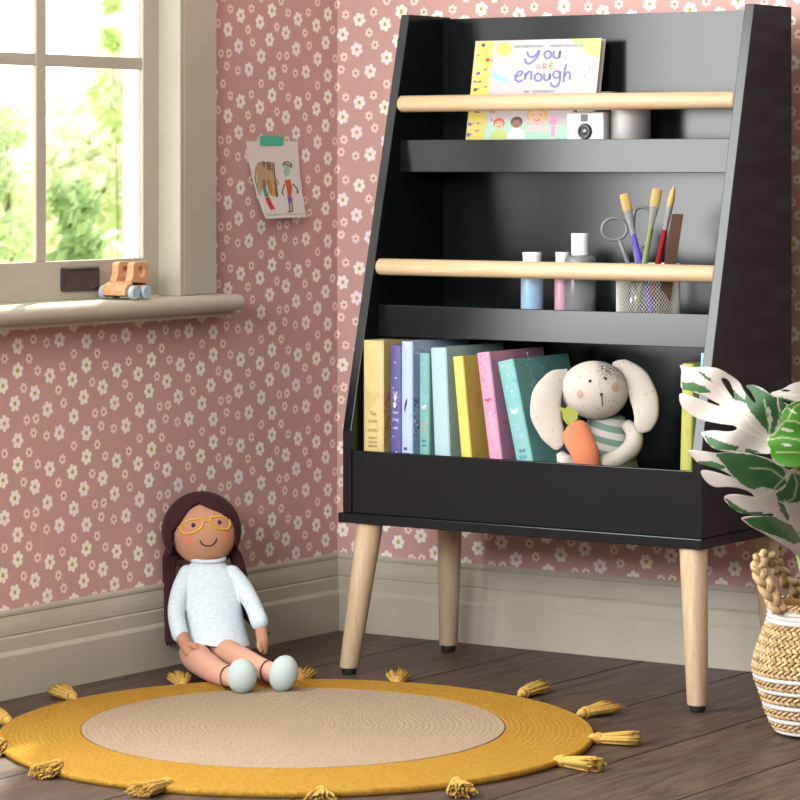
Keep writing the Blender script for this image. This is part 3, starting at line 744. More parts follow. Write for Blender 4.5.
    m = MB(); m.add(vs, fs); m.make('mesh_wall', MESH, cup, wire=.0013)
    for z0, z1 in ((hh - .006, hh), (.0003, .005)):
        m = MB(); ring = [(r + .0012, z0), (r + .0012, z1), (r - .0012, z1), (r - .0012, z0)]
        rings = [[c + Vector((q * math.cos(2 * PI * i / 64), q * math.sin(2 * PI * i / 64), z)) for q, z in ring] for i in range(65)]
        m.rings(rings, False, True); m.make('rim_band', MESH, cup, smooth=True, auto=40)
    m = MB(); m.lathe([(.001, .0003), (r - .001, .0003), (r - .001, .002), (.001, .002)], c, UP, 48); m.make('cup_floor', MESH, cup)
    # ---------------- things in the cup: bottom point b and tip t
    def brush(bx, by, u, v, Zt, hcol, label, w, bl, fer, flat, lean_fer=None):
        b = Vector((bx, by, Z2 + .004)); t = D(u, v, Zt); d = (t - b); Ln = d.length; d.normalize()
        root = thing('paintbrush', b, label, 'paintbrush', 'paintbrushes in the mesh cup')
        P = lambda s: b + d * s
        f1 = Ln - bl; f0 = f1 - fer
        m = MB(); m.tube([P(0), P(.02), P(f0 * .6), P(f0 - .01), P(f0 + .004)], [.003, .0046, .0062, .0052, .0040], 16); m.make('handle', plain('lacquer_' + hcol, hcol, .25, .04, 40, 0), root, smooth=True, auto=60)
        side = RT
        m = MB(); m.tube([P(f0), P(f0 + fer * .3), P(f0 + fer * .35), P(f1)], [.0048, .0052, .0055, w * (.95 if flat < 1 else 1)], 20, flat=flat if flat < 1 else 1, side=side); m.make('ferrule', plain('ferrule_metal', 'a9abad', .3, .03, 60, 0, metal=.45), root, smooth=True, auto=60)
        m = MB()
        if flat < 1: m.tube([P(f1 - .002), P(f1 + bl * .5), P(Ln - .002), P(Ln)], [w * .93, w * .97, w * .93, w * .85], 20, flat=.45, side=side)
        else: m.tube([P(f1 - .002), P(f1 + bl * .25), P(f1 + bl * .6), P(f1 + bl * .85), P(Ln)], [w * .95, w * 1.08, w * .85, w * .45, .0004], 20)
        BR = plain('bristles_' + hcol, 'c29f66', .8, .12, 40, .6, .0012, .2, stretch=(12, 12, 1)); m.make('bristles', BR, root, smooth=True, auto=60)
    brush(.930, -.268, 624, 194, 6.07, '5a4fb8', 'purple handled flat paintbrush, leftmost of the three in the cup', .0095, .031, .052, .5)
    brush(.884, -.280, 657.5, 189, 6.03, '7c8a5e', 'olive green handled flat paintbrush in the middle of the cup', .0098, .034, .048, .5)
    brush(.895, -.255, 674, 186, 6.0, '8e1c20', 'dark red handled round pointed paintbrush, rightmost in the cup', .0062, .041, .052, 1)
    # scissors
    sc = thing('scissors', (.875, -.24, Z2 + .004), 'grey handled scissors standing handles up in the mesh cup', 'scissors')
    GR = plain('grey_plastic', '6d6f72', .38, .04, 60, .05)
    Zs = 6.11
    m = MB(); m.tube([D(614.5 + 12.5 * math.cos(a), 229 + 11 * math.sin(a), Zs) for a in [2 * PI * i / 32 for i in range(32)]], .0032, 10, closed=True); 
    m.tube([D(u, v, Zs) for u, v in [(619, 239), (624, 252), (629, 266), (636, 290)]], [.0032, .0042, .0045, .003], 10); m.make('handle', GR, sc, smooth=True)
    m = MB(); lo = sweep_curve([D(u, v, Zs + .006) for u, v in [(634, 245), (633.5, 225), (635, 211), (641, 207.5), (648, 209), (651, 218), (651, 234), (646, 243), (641, 248)]], 4)
    m.tube(lo, .0034, 10); m.tube([D(u, v, Zs + .006) for u, v in [(634, 244), (636, 256), (638, 270), (634, 290)]], [.0034, .0042, .0045, .003], 10); m.make('handle', GR, sc, smooth=True)
    BL = plain('blade_steel', 'b9bcc0', .2, .02, 40, 0, metal=.9)
    for a, b, dz in (((636, 283), (641, 325), .0), ((635, 283), (630, 325), .004)):
        m = MB(); p0 = D(*a, Zs + dz); p1 = D(*b, Zs + dz); m.tube([p0, p0.lerp(p1, .5), p1], [.0065, .0055, .0008], 12, flat=.2, side=RT); m.make('blade', BL, sc, smooth=True)
    # brown ruler-like strip
    t = NT('brown_leather'); 
    m = MB(); q = [D(672, 214, 6.02), D(683.5, 214, 6.02), D(668, 318, 6.10), D(656, 318, 6.10)]; th = FW * .003
    m.hexa([q[3], q[2], q[2] + th, q[3] + th, q[0], q[1], q[1] + th, q[0] + th])
    o = m.make('wooden_strip', plain('brown_strip_wood', '5d4436', .5, .08, 60, .1), bevel=.0005); tag(o, 'flat dark brown wooden strip leaning at the right of the mesh cup', 'ruler')
shelf_items()

#@@RABBIT
# ------------------------------------------------------------------ PLUSH RABBIT WITH CARROT
def speckle(name, col, dot='6b6158', dens=.75, grey=None, stripes=None):
    t = NT(name); c = t.coords(); n = t.noise(c, 25, 4)
    a = lin(col); base = t.mix(n, tuple(x * .93 for x in a[:3]) + (1,), a)
    v = t.new('ShaderNodeTexVoronoi'); t.link(t.vec('MULTIPLY', c, (1.6, 1.6, .8)), v.inputs['Vector']); v.inputs['Scale'].default_value = 75
    sp = t.new('ShaderNodeSeparateXYZ'); t.link(v.outputs['Color'], sp.inputs[0])
    dots = t.math('MULTIPLY', t.math('SUBTRACT', 1, t.step(v.outputs['Distance'], .10, .22)), t.math('GREATER_THAN', sp.outputs[0], dens))
    base = t.mix(t.math('MULTIPLY', dots, .75), base, lin(dot))
    if grey:
        at = t.new('ShaderNodeAttribute', attribute_name='patch')
        base = t.mix(t.math('MULTIPLY', at.outputs['Fac'], t.step(t.noise(c, 260, 3, .7), .42, .58)), base, lin(grey))
    if stripes:
        s = t.new('ShaderNodeSeparateXYZ'); t.link(c, s.inputs[0])
        w = t.math('SINE', t.math('MULTIPLY', t.math('ADD', s.outputs[2], t.math('MULTIPLY', s.outputs[0], .28)), 2 * PI / stripes[1]))
        base = t.mix(t.step(w, -.12, .12), base, lin(stripes[0]))
    t.out(base, .92, .15); t.bsdf.inputs['Sheen Weight'].default_value = .15; t.bump(t.noise(c, 700, 2), .5, .0008); return t.m
def attr_by(o, name, fn):
    a = o.data.attributes.new(name, 'FLOAT', 'POINT'); w = world_loc(o)
    for i, v in enumerate(o.data.vertices): a.data[i].value = fn(v.co + w)
def uv_of(p):
    d = Vector(p) - CAM; Z = d.dot(FW); return 400 + FPX * d.dot(RT) / Z, 163 - FPX * d.dot(UP) / Z, Z
def earlike(m, path, hw, Zs, flat=.33, seg=20):
    pts = sweep_curve([D(u, v, z) for (u, v), z in zip(path, Zs)], 6); r = lerp_list([h * .0019 for h in hw], len(pts))
    # width lies in the picture-parallel plane: side vector perpendicular to the path
    rings = []
    for i, p in enumerate(pts):
        t = (pts[min(i + 1, len(pts) - 1)] - pts[max(i - 1, 0)]).normalized(); a = t.cross(FW).normalized()
        rings.append([p + a * (r[i] * math.cos(2 * PI * j / seg)) + FW * (r[i] * flat * math.sin(2 * PI * j / seg)) for j in range(seg)])
    m.rings(rings)
def rabbit():
    root = thing('plush_rabbit', D(606, 489.5, 6.16), 'cream speckled plush rabbit with floppy ears and striped green jumper', 'plush toy')
    SK = speckle('rabbit_cloth', 'bdb4aa', dens=.45, grey='4a4644')
    hc = D(595, 390, 6.115)
    m = MB(); Mh = Matrix((RT, FW, UP)).transposed()
    m.ball(hc, (.0650, .048, .0555), 40, 28, M=Mh @ Matrix.Rotation(.08, 3, 'Y'))
    hd = m.make('head', SK, root, smooth=True)
    def patch(p):
        u, v, Z = uv_of(p)
        a = max(0, min(1, (u - 594 - (v - 363) * .2) / 6)) * max(0, min(1, (384 - v) / 14)) * max(0, min(1, 1.2))
        return a
    attr_by(hd, 'patch', patch)
    def onhead(u, v, lift=.0006):
        Z = 6.07
        for _ in range(4):
            p = D(u, v, Z) - hc; a, b = p.dot(RT), p.dot(UP); ca, sa = math.cos(.08), math.sin(.08); a, b = a * ca - b * sa, a * sa + b * ca
            Z = 6.115 - .048 * math.sqrt(max(.02, 1 - (a / .0650) ** 2 - (b / .0555) ** 2)) - lift
        return D(u, v, Z)
    for nm, path, hw, Zs in (('ear', [(569, 372), (556, 381), (547, 396), (546, 414), (552, 432), (559, 446), (561, 449)], [5, 12, 15.5, 16, 13, 7, 2], [6.12, 6.105, 6.095, 6.09, 6.085, 6.08, 6.08]),
                             ('ear', [(612, 365), (625, 367), (637, 380), (644, 398), (646, 414), (643, 426), (640, 433)], [4, 8, 13, 14.5, 13, 10, 3], [6.13, 6.12, 6.11, 6.10, 6.09, 6.085, 6.085])):
        m = MB(); earlike(m, path, hw, Zs); e = m.make(nm, SK, root, smooth=True, remesh=.0022); attr_by(e, 'patch', lambda p: 0)
    SW = speckle('striped_knit', 'c0beb9', dens=2, stripes=('6f897d', .0245))
    m = MB(); rings = []
    for v, uL, uR, dp in ((414, 594, 620, .018), (417, 588, 625, .030), (428, 585, 629, .038), (445, 583, 633, .043), (462, 582, 637, .048), (478, 582, 641, .050), (486, 585, 640, .045)):
        c = D((uL + uR) / 2, v, 6.15); rx = (uR - uL) / 2 * .00191
        rings.append([c + RT * rx * math.cos(2 * PI * j / 32) + FW * dp * math.sin(2 * PI * j / 32) for j in range(32)])
    m.rings(rings); m.make('jumper', SW, root, smooth=True)
    m = MB(); m.tube(sweep_curve([D(626, 424, 6.12), D(634, 434, 6.105), D(632, 447, 6.085), D(620, 457, 6.065), D(606, 463, 6.055), D(600, 465, 6.055)], 5), lerp_list([.011, .0165, .0175, .017, .016, .009], 26), 20); a = m.make('arm', SK, root, smooth=True); attr_by(a, 'patch', lambda p: 0)
    m = MB(); m.tube(sweep_curve([D(590, 452, 6.11), D(574, 463, 6.09), D(565, 461, 6.085), D(560, 453, 6.09)], 5), lerp_list([.015, .015, .0155, .008], 16), 20); a = m.make('arm', SK, root, smooth=True); attr_by(a, 'patch', lambda p: 0)
    m = MB()
    for u in (592, 628): m.tube([D(u, 480, 6.13), D(u, 483, 6.08), D(u, 484, 6.04)], [.018, .016, .008], 16)
    # legs lie behind the lip
    BK = inkmat('thread_black', '1d1a1a')
    for u, v in ((590, 381), (605.3, 378.3)):
        m = MB(); m.ball(onhead(u, v, 0), .0030, 12, 8); m.make('eye', BK, root, smooth=True)
    m = MB(); Fh = lambda x, y, h_: onhead(x, y, .0009 + h_)
    blobshape(m, [(599.4, 393.2), (603, 393.2), (602, 397), (601, 397)], Fh); m.make('nose', BK, root)
    m = MB(); m.tube([onhead(601.6, 396), onhead(602, 401), onhead(602.4, 406)], .0010, 6); m.make('mouth', BK, root)
    m = MB(); m.tube([onhead(592, 363.5), onhead(595, 372), onhead(598.5, 382), onhead(600.8, 392)], .0007, 6); m.make('face_seam', inkmat('seam_thread', 'b8aa9c'), root)
    PK = fabric('cheek_pink', 'b0827b', 'b99389')
    for u, v, a, b in ((580, 394.3, 3.2, 4.2), (615.2, 387, 3.6, 5)):
        m = MB(); ctr = onhead(u, v, .0011); rg = [onhead(x, y, .0008) for x, y in circ(u, v, a, b, 16)]; m.add([ctr] + rg, [(0, i + 1, (i + 1) % 16 + 1) for i in range(16)]); m.make('cheek', PK, root)
    # carrot held in the paws
    CO = NT('carrot_knit'); c = CO.coords(); wv = CO.new('ShaderNodeTexWave'); CO.link(c, wv.inputs['Vector']); wv.inputs['Scale'].default_value = 110; wv.inputs['Distortion'].default_value = .5; wv.bands_direction = 'DIAGONAL'
    CO.out(CO.mix(wv.outputs['Fac'], lin('c4644a'), lin('da8c68')), .85, .2); CO.bump(wv.outputs['Fac'], .6, .0015)
    ca = thing('plush_carrot', D(588, 480, 6.045), 'orange knitted plush carrot with green felt leaves held by the rabbit', 'plush toy')
    m = MB(); pp = sweep_curve([D(570.5, 425.5, 6.06), D(574, 429, 6.055), D(579, 440, 6.045), D(585, 453, 6.035), D(589, 466, 6.035), D(591, 476, 6.04)], 5); m.tube(pp, lerp_list([.012, .0265, .0285, .0265, .0215, .010], len(pp)), 28, flat=.62, side=RT)
    m.make('carrot_root', CO.m, ca, smooth=True)
    m = MB()
    for poly, dz in (([(575, 424), (578, 417), (575.5, 410.5), (568, 404.5), (565.5, 408.5), (556.5, 406), (562, 412), (563, 419), (567, 424.5)], 0), ([(572, 423), (577.5, 419), (578, 413), (573, 408), (568, 413), (566, 420)], -.004)):
        blobshape(m, poly, lambda x, y, h_: D(x, y, 6.052 + dz + (x - 568) * .0006 - h_ * 3))
    m.make('leaves', fabric('felt_green', 'a5b04a', 'b9bf6a'), ca)
rabbit()

#@@DRAWING
# ------------------------------------------------------------------ CHILD'S DRAWING TAPED TO THE LEFT WALL
def drawing():
    root = thing('taped_drawing', (WX, -.235, .886), "child's drawing of two figures hung on the left wall with green tape", 'drawing')
    # paper corners follow the photographed sheet: top edge on the wall, foot curling into the room
    TL, TR, BR_, BL_ = Vector((WX + .001, -.3135, 1.0448)), Vector((WX + .001, -.1305, 1.0456)), Vector((WX + .018, -.1240, .8859)), Vector((WX + .027, -.2800, .8850))
    def F(a, b, h_=0):
        top = TL.lerp(TR, a); bot = BL_.lerp(BR_, a); p = top.lerp(bot, 1 - b); k = max(0, 1 - b)
        lin_x = p.x; p.x = (WX + .001) + (lin_x - WX - .001) * (k ** 1.15); p.x += .0010 + h_
        return p
    m = MB(); n = 16
    vs = [F(i / n, j / n, 0) for j in range(n + 1) for i in range(n + 1)] + [F(i / n, j / n, .0004) for j in range(n + 1) for i in range(n + 1)]; N = (n + 1) ** 2
    fs = []
    for j in range(n):
        for i in range(n):
            a = j * (n + 1) + i; fs += [(a, a + n + 1, a + n + 2, a + 1), (a + N, a + 1 + N, a + n + 2 + N, a + n + 1 + N)]
    for i in range(n):
        for a, b in ((i, i + 1), ((n) * (n + 1) + i + 1, n * (n + 1) + i)): fs.append((a, b, b + N, a + N))
        for a, b in (((i + 1) * (n + 1), i * (n + 1)), (i * (n + 1) + n, (i + 1) * (n + 1) + n)): fs.append((a, b, b + N, a + N))
    m.add(vs, fs); m.make('paper', plain('drawing_paper', 'ddd6cf', .85, .02, 40, .05), root, smooth=True, auto=40)
    G = lambda x, y, h_: F((x - 96 - .216 * (y - 130)) / (409 - .101 * (y - 130)), 1 - (y - 130) / 610, .0006 + h_)   # drawn in the sheet's own grid
    def st(name, ink, strokes, w):
        m = MB()
        for s in strokes: ribbon(m, [(x, y) for x, y in s], w, G, 0, .0002)
        m.make(name, INK[ink], root)
    def S(x, y): return x, y
    # the sheet grid: x 96..551 left to right, y 130..740 top to bottom (unsheared)
    sh = lambda x, y: (x, y)
    def q(*p): return [sh(a, b) for a, b in p]
    rr = random.Random(2)
    m = MB(); blobshape(m, q((185, 320), (215, 292), (260, 292), (300, 330), (335, 430), (335, 570), (300, 560), (290, 480), (240, 470), (215, 550), (190, 470)), G, 0, .0001); m.make('girl_hair', inkmat('ink_tan', 'b39a78'), root)
    hair = [q(*[(210 + 12 * i + rr.uniform(-5, 5), 300 - 10 * math.sin(i / 9 * PI)), (205 + 14 * i, 400), (215 + 15 * i + rr.uniform(-8, 8), 500 + 8 * i)]) for i in range(10) if i not in (4,)]
    st('girl_hair', 'brown', hair, 9); st('girl_hair', 'blond', [q((235 + 10 * i, 370), (250 + 9 * i, 560)) for i in (3, 5, 7, 8)], 6)
    st('girl_outline', 'hair', [q((185, 330), (175, 430), (205, 560)), q((190, 310), (240, 290), (290, 320), (330, 420), (340, 570)), q((345, 430), (365, 460), (345, 480))], 5)
    m = MB(); blobshape(m, q((228, 475), (250, 480), (275, 565), (245, 570)), G, 0, .0003); m.make('girl_top', INK['teal'], root)
    m = MB(); blobshape(m, q((245, 575), (280, 570), (300, 630), (318, 665), (280, 672), (262, 630)), G, 0, .0003); m.make('girl_skirt', INK['red'], root)
    st('girl_legs', 'skin', [q((285, 670), (285, 700)), q((308, 668), (312, 695))], 5)
    m = MB(); blobshape(m, q(*circ(428, 365, 28, 45, 14)), G, 0, .0002); m.make('boy_face', INK['mint'], root)
    st('boy_outline', 'hair', [q((395, 330), (405, 298), (435, 295), (465, 315), (460, 345)), q((400, 305), (460, 330)), q((410, 470), (385, 545), (400, 560)), q((475, 470), (510, 510), (520, 550), (505, 535)), q((420, 690), (460, 690)), q((440, 610), (440, 690)), q((462, 600), (460, 690))], 9)
    m = MB(); blobshape(m, q((410, 440), (455, 435), (470, 500), (458, 570), (430, 570), (425, 500)), G, 0, .0003); m.make('boy_shirt', INK['orange'], root)
    m = MB(); blobshape(m, q((428, 572), (465, 572), (465, 610), (432, 625)), G, 0, .0003); m.make('boy_shorts', INK['purple'], root)
    st('ground_line', 'teal', [q((228, 700), (300, 715), (380, 705), (500, 715), (560, 708)), q((240, 720), (330, 705))], 3)
    m = MB(); tp = [F(a, b, .0012 + .0006 * k) for k in (0, 1) for a, b in ((.255, .945), (.70, .945), (.695, 1.065), (.265, 1.07))]
    m.hexa([tp[0], tp[1], tp[2], tp[3], tp[4], tp[5], tp[6], tp[7]]); tpo = m.make('tape', plain('green_tape', '3fb592', .5, .04, 60, .1), root); tpo['label'] = 'strip of turquoise green tape'
drawing()

#@@TOYCAR
def toycar():
    yF, yR, xa, xb, zs = -.757, -.722, -.025, .048, WZ0 + .0005
    root = thing('toy_car', ((xa + xb) / 2, -.73, zs), 'small natural wood toy car with pale blue wheels on the window sill', 'toy car')
    BW = wood('beech', 'd9a77c', 'c08a60', 'Y', 14, .5); BLU = plain('pale_blue_paint', 'a3b9c4', .45, .03, 40, .05)
    R = .0135
    for y in (yF, yR):
        for x, s in ((xa, -1), (xb, 1)):
            m = MB(); m.lathe([(.001, -.006), (R - .002, -.006), (R, -.004), (R, .004), (R - .002, .006), (.001, .006)], (x, y, zs + R), (1, 0, 0), 32); m.make('wheel', BLU, root, smooth=True, auto=40)
    # three slabs: rounded bonnet block between two window plates, seen nose on
    def slab(x0, x1, prof, name, hole=None):
        m = MB(); 
        if not hole: m.prism([(x0, y, z) for y, z in prof], (x1 - x0, 0, 0))
        else:
            hy, hz, hr = hole; n = 24; N = len(prof)
            # ring between outline (resampled by angle) and round window
            out = []
            for i in range(n):
                a = 2 * PI * i / n; d = Vector((math.cos(a), math.sin(a))); best = None
                for k in range(N):
                    p, q = Vector(prof[k]), Vector(prof[(k + 1) % N]); e = q - p; den = d.x * e.y - d.y * e.x
                    if abs(den) < 1e-12: continue
                    w = p - Vector((hy, hz)); t = (w.x * e.y - w.y * e.x) / den; u_ = (w.x * d.y - w.y * d.x) / den
                    if t > 0 and -1e-6 <= u_ <= 1 + 1e-6: best = t if best is None else min(best, t)
                out.append((hy + d.x * best, hz + d.y * best))
            inn = [(hy + hr * math.cos(2 * PI * i / n), hz + hr * math.sin(2 * PI * i / n)) for i in range(n)]
            m.rings([[Vector((x0, *p)) for p in inn], [Vector((x0, *p)) for p in out], [Vector((x1, *p)) for p in out], [Vector((x1, *p)) for p in inn], [Vector((x0, *p)) for p in inn]], False)
        return m.make(name, BW, root, bevel=.0015, seg=2)
    z0 = zs + .008
    def rnd(pts): return pts
    body = [(-.776, z0), (-.703, z0), (-.703, z0 + .014), (-.712, z0 + .024), (-.750, z0 + .0265), (-.768, z0 + .021), (-.776, z0 + .010)]
    slab(-.017, .040, body, 'bonnet_block')
    cab = [(-.757, z0 + .018), (-.702, z0 + .018), (-.700, z0 + .059), (-.704, z0 + .0645), (-.742, z0 + .0645), (-.748, z0 + .060), (-.749, z0 + .040), (-.755, z0 + .030)]
    slab(-.014, .002, cab, 'cab_side', (-.724, z0 + .045, .0105)); slab(.024, .040, cab, 'cab_side', (-.724, z0 + .045, .0105))
toycar()
#@@RUG
# ------------------------------------------------------------------ RUG
def rug():
    c0 = D(296.5, 0, 5.597); c0.z = 0; c1 = D(294, 0, 5.64); c1.z = 0
    root = thing('round_rug', c0, 'round braided jute rug with mustard border and tassels on the wooden floor', 'rug')
    A, B = .517, .549; a_in, b_in = .372, .399; T = .0115
    def P(f, th, z):           # f: 0 centre .. 1 inner edge .. 2 outer edge
        if f <= 1: c = c1; a, b = a_in * f, b_in * f
        else: g = f - 1; c = c1.lerp(c0, g); a, b = a_in + (A - a_in) * g, b_in + (B - b_in) * g
        return c + RT * a * math.cos(th) + FW * b * math.sin(th) + UP * z
    SEG = 200
    def jute(name, ca, cb, cc):
        t = NT(name); tc = t.coords(); ang = t.new('ShaderNodeSeparateXYZ'); t.link(tc, ang.inputs[0])
        # rows follow the coil
        xr = t.vec('DOT_PRODUCT', tc, tuple(RT)); yr = t.math('MULTIPLY', t.vec('DOT_PRODUCT', tc, tuple(FW)), .94)
        rad = t.math('SQRT', t.math('ADD', t.math('MULTIPLY', xr, xr), t.math('MULTIPLY', yr, yr))); an = t.math('ARCTAN2', yr, xr)
        cm = t.new('ShaderNodeCombineXYZ'); t.link(t.math('MULTIPLY', an, 26), cm.inputs[0]); t.link(t.math('MULTIPLY', rad, 130), cm.inputs[1])
        n = t.noise(cm.outputs[0], 1.6, 4, .65); n2 = t.noise(tc, 330, 3, .7); n3 = t.noise(tc, 6, 2)
        col = t.mix(t.step(n, .35, .65), lin(ca), lin(cb)); col = t.mix(t.math('MULTIPLY', t.step(n2, .48, .7), .65), col, lin(cc)); col = t.mix(t.math('MULTIPLY', n3, .25), col, lin(ca))
        t.out(col, .95, .0); t.bump(t.math('ADD', t.math('MULTIPLY', n, .5), n2), 1.0, .0035); return t.m
    def disc(name, f0, f1, n, mat, outer):
        m = MB(); rings = []
        for i in range(n * 4 + 1):
            f = f0 + (f1 - f0) * i / (n * 4); z = T + .0008 * abs(math.sin(PI * i / 4)) - (.0010 if i in (0,) and f0 > 0 else 0)
            rings.append([P(max(f, .002), 2 * PI * j / SEG, z) for j in range(SEG)])
        if outer:
            rings += [[P(f1 + .012, 2 * PI * j / SEG, T * .6) for j in range(SEG)], [P(f1, 2 * PI * j / SEG, .0008) for j in range(SEG)]]
        rings += [[P(f0 if f0 > 0 else .002, 2 * PI * j / SEG, .0008) for j in range(SEG)]]
        m.rings(rings, False); return m.make(name, mat, root, smooth=True)
    disc('rug_centre', 0, 1, 34, jute('jute_natural', '9c8973', 'ae9b85', '7d6b56'), False)
    disc('rug_border', 1, 2, 15, jute('jute_mustard', '9f7830', 'b48b3e', '6f4c22'), True)
    TM = NT('tassel_thread'); tc = TM.coords(); n = TM.noise(tc, 120, 3, .6); TM.out(TM.mix(n, lin('9c7938'), lin('c4a258')), .9, .15); TM.bump(TM.noise(tc, 600, 2), .5, .001)
    rr = random.Random(12)
    tas = [((9, 727), (-11, 719)), ((74, 703), (52, 693)), ((183, 690), (172, 674)), ((300, 686), (309, 671)), ((397, 688), (401, 670)), ((521, 699), (557, 687)), ((580, 719), (626, 711)), ((590, 744), (637, 745)), ((556, 766), (597, 772)), ((456, 788), (466, 806)), ((322, 797), (319, 820)), ((170, 789), (138, 799)), ((60, 770), (22, 790)), ((3, 748), (-16, 762))]
    for (u0, v0), (u1, v1) in tas:
        def fl(u, v): d = FW * FPX + RT * (u - 400) - UP * (v - 163); return CAM + d * (-1.0 / d.z)
        b = fl(u0, v0); t = fl(u1, v1); d = t - b; d.z = 0; L = max(.070, min(.088, d.length)); d.normalize(); sd = d.cross(UP)
        # start from the rug's own edge
        up = .010
        kn = b + d * .006 + UP * up
        m = MB(); m.ball(kn, (.0095, .0095, .0088), 16, 10)
        for i in range(3): m.tube([kn + sd * .0098 * math.cos(a) + UP * .0092 * math.sin(a) + d * (.006 + .003 * i) for a in [2 * PI * k / 16 for k in range(16)]], .0018, 6, closed=True)
        m.tube([kn - d * .016 - UP * .003, kn], [.0035, .006], 8)
        kobj = ('tassel_knot', m)
        m2 = MB(); NS = 84
        for k in range(NS):
            a = 2 * PI * k / NS * 3 + rr.random(); q = math.sqrt(rr.random()) ; ca, sa = math.cos(a) * q, math.sin(a) * q
            l = L * rr.uniform(.86, 1.06); pts = []
            for s in (0, .2, .45, .75, 1.0):
                w = .0080 + (.0255 - .0080) * s ** .8; hgt = up + .0025 * s
                zz = hgt + sa * (.0065 + .0055 * s)
                pts.append(b + d * (.012 + (l - .012) * s) + sd * (ca * w + rr.uniform(-.0008, .0008)) + UP * max(.0018, zz))
            m2.tube(pts, [.0024, .0025, .0024, .0022, .0014], 5)
        ts = m2.make('tassel', TM.m, root, smooth=True); kobj[1].make('tassel_knot', TM.m, ts, smooth=True)
rug()

#@@DOLL
# ------------------------------------------------------------------ RAG DOLL
def doll():
    root = thing('rag_doll', D(195, 668, 6.28) * 1, 'seated rag doll with yellow glasses leaning against the wall at the rug edge', 'doll')
    root.location.z = 0
    SKN = fabric('doll_skin', 'b98a6e', 'b18065', .85, 900, .25); SKL = fabric('doll_legs', 'd6a48d', 'c99780', .85, 900, .25)
    px = 6.34 / FPX
    def tb(m, pts, seg=20, flat=1.0):
        """pts: (u, v, Z, radius px)"""
        P = sweep_curve([D(u, v, Z) for u, v, Z, r in pts], 5); m.tube(P, lerp_list([r * px for *_, r in pts], len(P)), seg, flat=flat)
        m.ball(P[0], pts[0][3] * px, 16, 10); m.ball(P[-1], pts[-1][3] * px, 16, 10)
    hc = D(204, 531.5, 6.355); Mh = Matrix((RT, FW, UP)).transposed(); HR = (.0655, .052, .0665)
    m = MB(); m.ball(hc, HR, 40, 28, M=Mh); tb(m, [(206, 556, 6.355, 9), (208, 575, 6.35, 10)])
    head = m.make('head', SKN, root, smooth=True)
    def on(u, v, lift=.0008):
        Z = 6.31
        for _ in range(4):
            p = D(u, v, Z) - hc; Z = 6.355 - HR[1] * math.sqrt(max(.03, 1 - (p.dot(RT) / HR[0]) ** 2 - (p.dot(UP) / HR[2]) ** 2)) - lift
        return D(u, v, Z)
    # arms with mitten hands and thumbs
    for pts, th, fing in (([(180, 630, 6.255, 6.5), (184, 641, 6.235, 6.4), (189, 650, 6.215, 6.8), (194, 656, 6.205, 4.8)], [(186, 644, 6.215, 3), (194, 646, 6.20, 3), (198, 650, 6.198, 2.3)], None),
                          ([(260, 618, 6.27, 6.5), (261.5, 632, 6.262, 6.2), (263, 642, 6.256, 6.0), (264, 651, 6.256, 3.8)], [(260, 640, 6.25, 2.8), (259, 646, 6.246, 2.6), (261, 651, 6.245, 2)], None)):
        m = MB(); tb(m, pts); tb(m, th)
        m.make('arm', SKN, root, smooth=True, remesh=.0016)
    # legs
    legs = ([(194, 652, 6.30, 15), (197, 658, 6.24, 14.5), (207, 666, 6.16, 13), (221, 674, 6.07, 11), (233, 677, 6.01, 9.5)],
            [(218, 648, 6.30, 14), (228, 653, 6.24, 13), (243, 660, 6.16, 12), (260, 668, 6.08, 10.5), (271, 672, 6.04, 9.5)])
    for pts in legs:
        m = MB(); tb(m, pts, 24); m.make('leg', SKL, root, smooth=True, remesh=.002)
    SHO = fabric('shoe_felt', 'b3bfbd', 'a5b2b0', .9, 500, .5); STR = inkmat('strap_dark', '33201c')
    for (u, v, Z, rx, rz, tilt), ring in (((242, 676, 5.985, 15, 17.5, .05), (230, 678, 6.02)), ((283.5, 673.5, 6.005, 14.5, 18.5, .28), (270, 672, 6.045))):
        m = MB(); k = 6.0 / FPX; M2 = Mh @ Matrix.Rotation(tilt, 3, 'Y')
        m.ball(D(u, v, Z), (rx * k, .024, rz * k), 32, 20, M=M2)
        sh = m.make('shoe', SHO, root, smooth=True)
        c = D(ring[0], ring[1], ring[2]); axd = (D(u, v, Z) - c).normalized(); a = axd.cross(UP).normalized(); b = a.cross(axd)
        rr_ = 11.6 * k
        m = MB(); m.tube([c + a * rr_ * math.cos(q) + b * rr_ * 1.05 * math.sin(q) for q in [2 * PI * i / 24 for i in range(24)]], .0012, 8, closed=True); m.make('ankle_strap', STR, root, smooth=True)
    # blouse dress
    DR = NT('pale_blue_cotton'); c = DR.coords(); n = DR.noise(c, 40, 4); wv = DR.noise(DR.coords('Object', (1, 1, 6)), 90, 3); wh = DR.noise(DR.coords('Object', (6, 6, 1)), 60, 3)
    DR.out(DR.mix(DR.step(DR.math('ADD', DR.math('MULTIPLY', wv, .5), DR.math('MULTIPLY', wh, .5)), .4, .62), lin('c3d2db'), lin('d2dfe4')), .9, .15); DR.bump(DR.noise(c, 700, 2), .5, .0008)
    m = MB(); rings = []
    prof = [(560, 193, 223, 6.345, .024), (566, 189, 228, 6.345, .028), (571, 182, 236, 6.345, .032), (580, 181, 240, 6.34, .038), (595, 183, 241, 6.33, .043), (612, 184, 243, 6.315, .047), (630, 186, 247, 6.30, .052), (643, 187.5, 250.5, 6.285, .056)]
    for v, a, b, Z, dp in prof:
        c_ = D((a + b) / 2, v, Z); rx = (b - a) / 2 * px; sk = .0011
        rings.append([c_ + RT * rx * math.cos(t) + FW * dp * math.sin(t) + UP * (-.006 * math.cos(t) * (v > 600)) for t in [2 * PI * j / 40 for j in range(40)]])
    m.rings(rings)
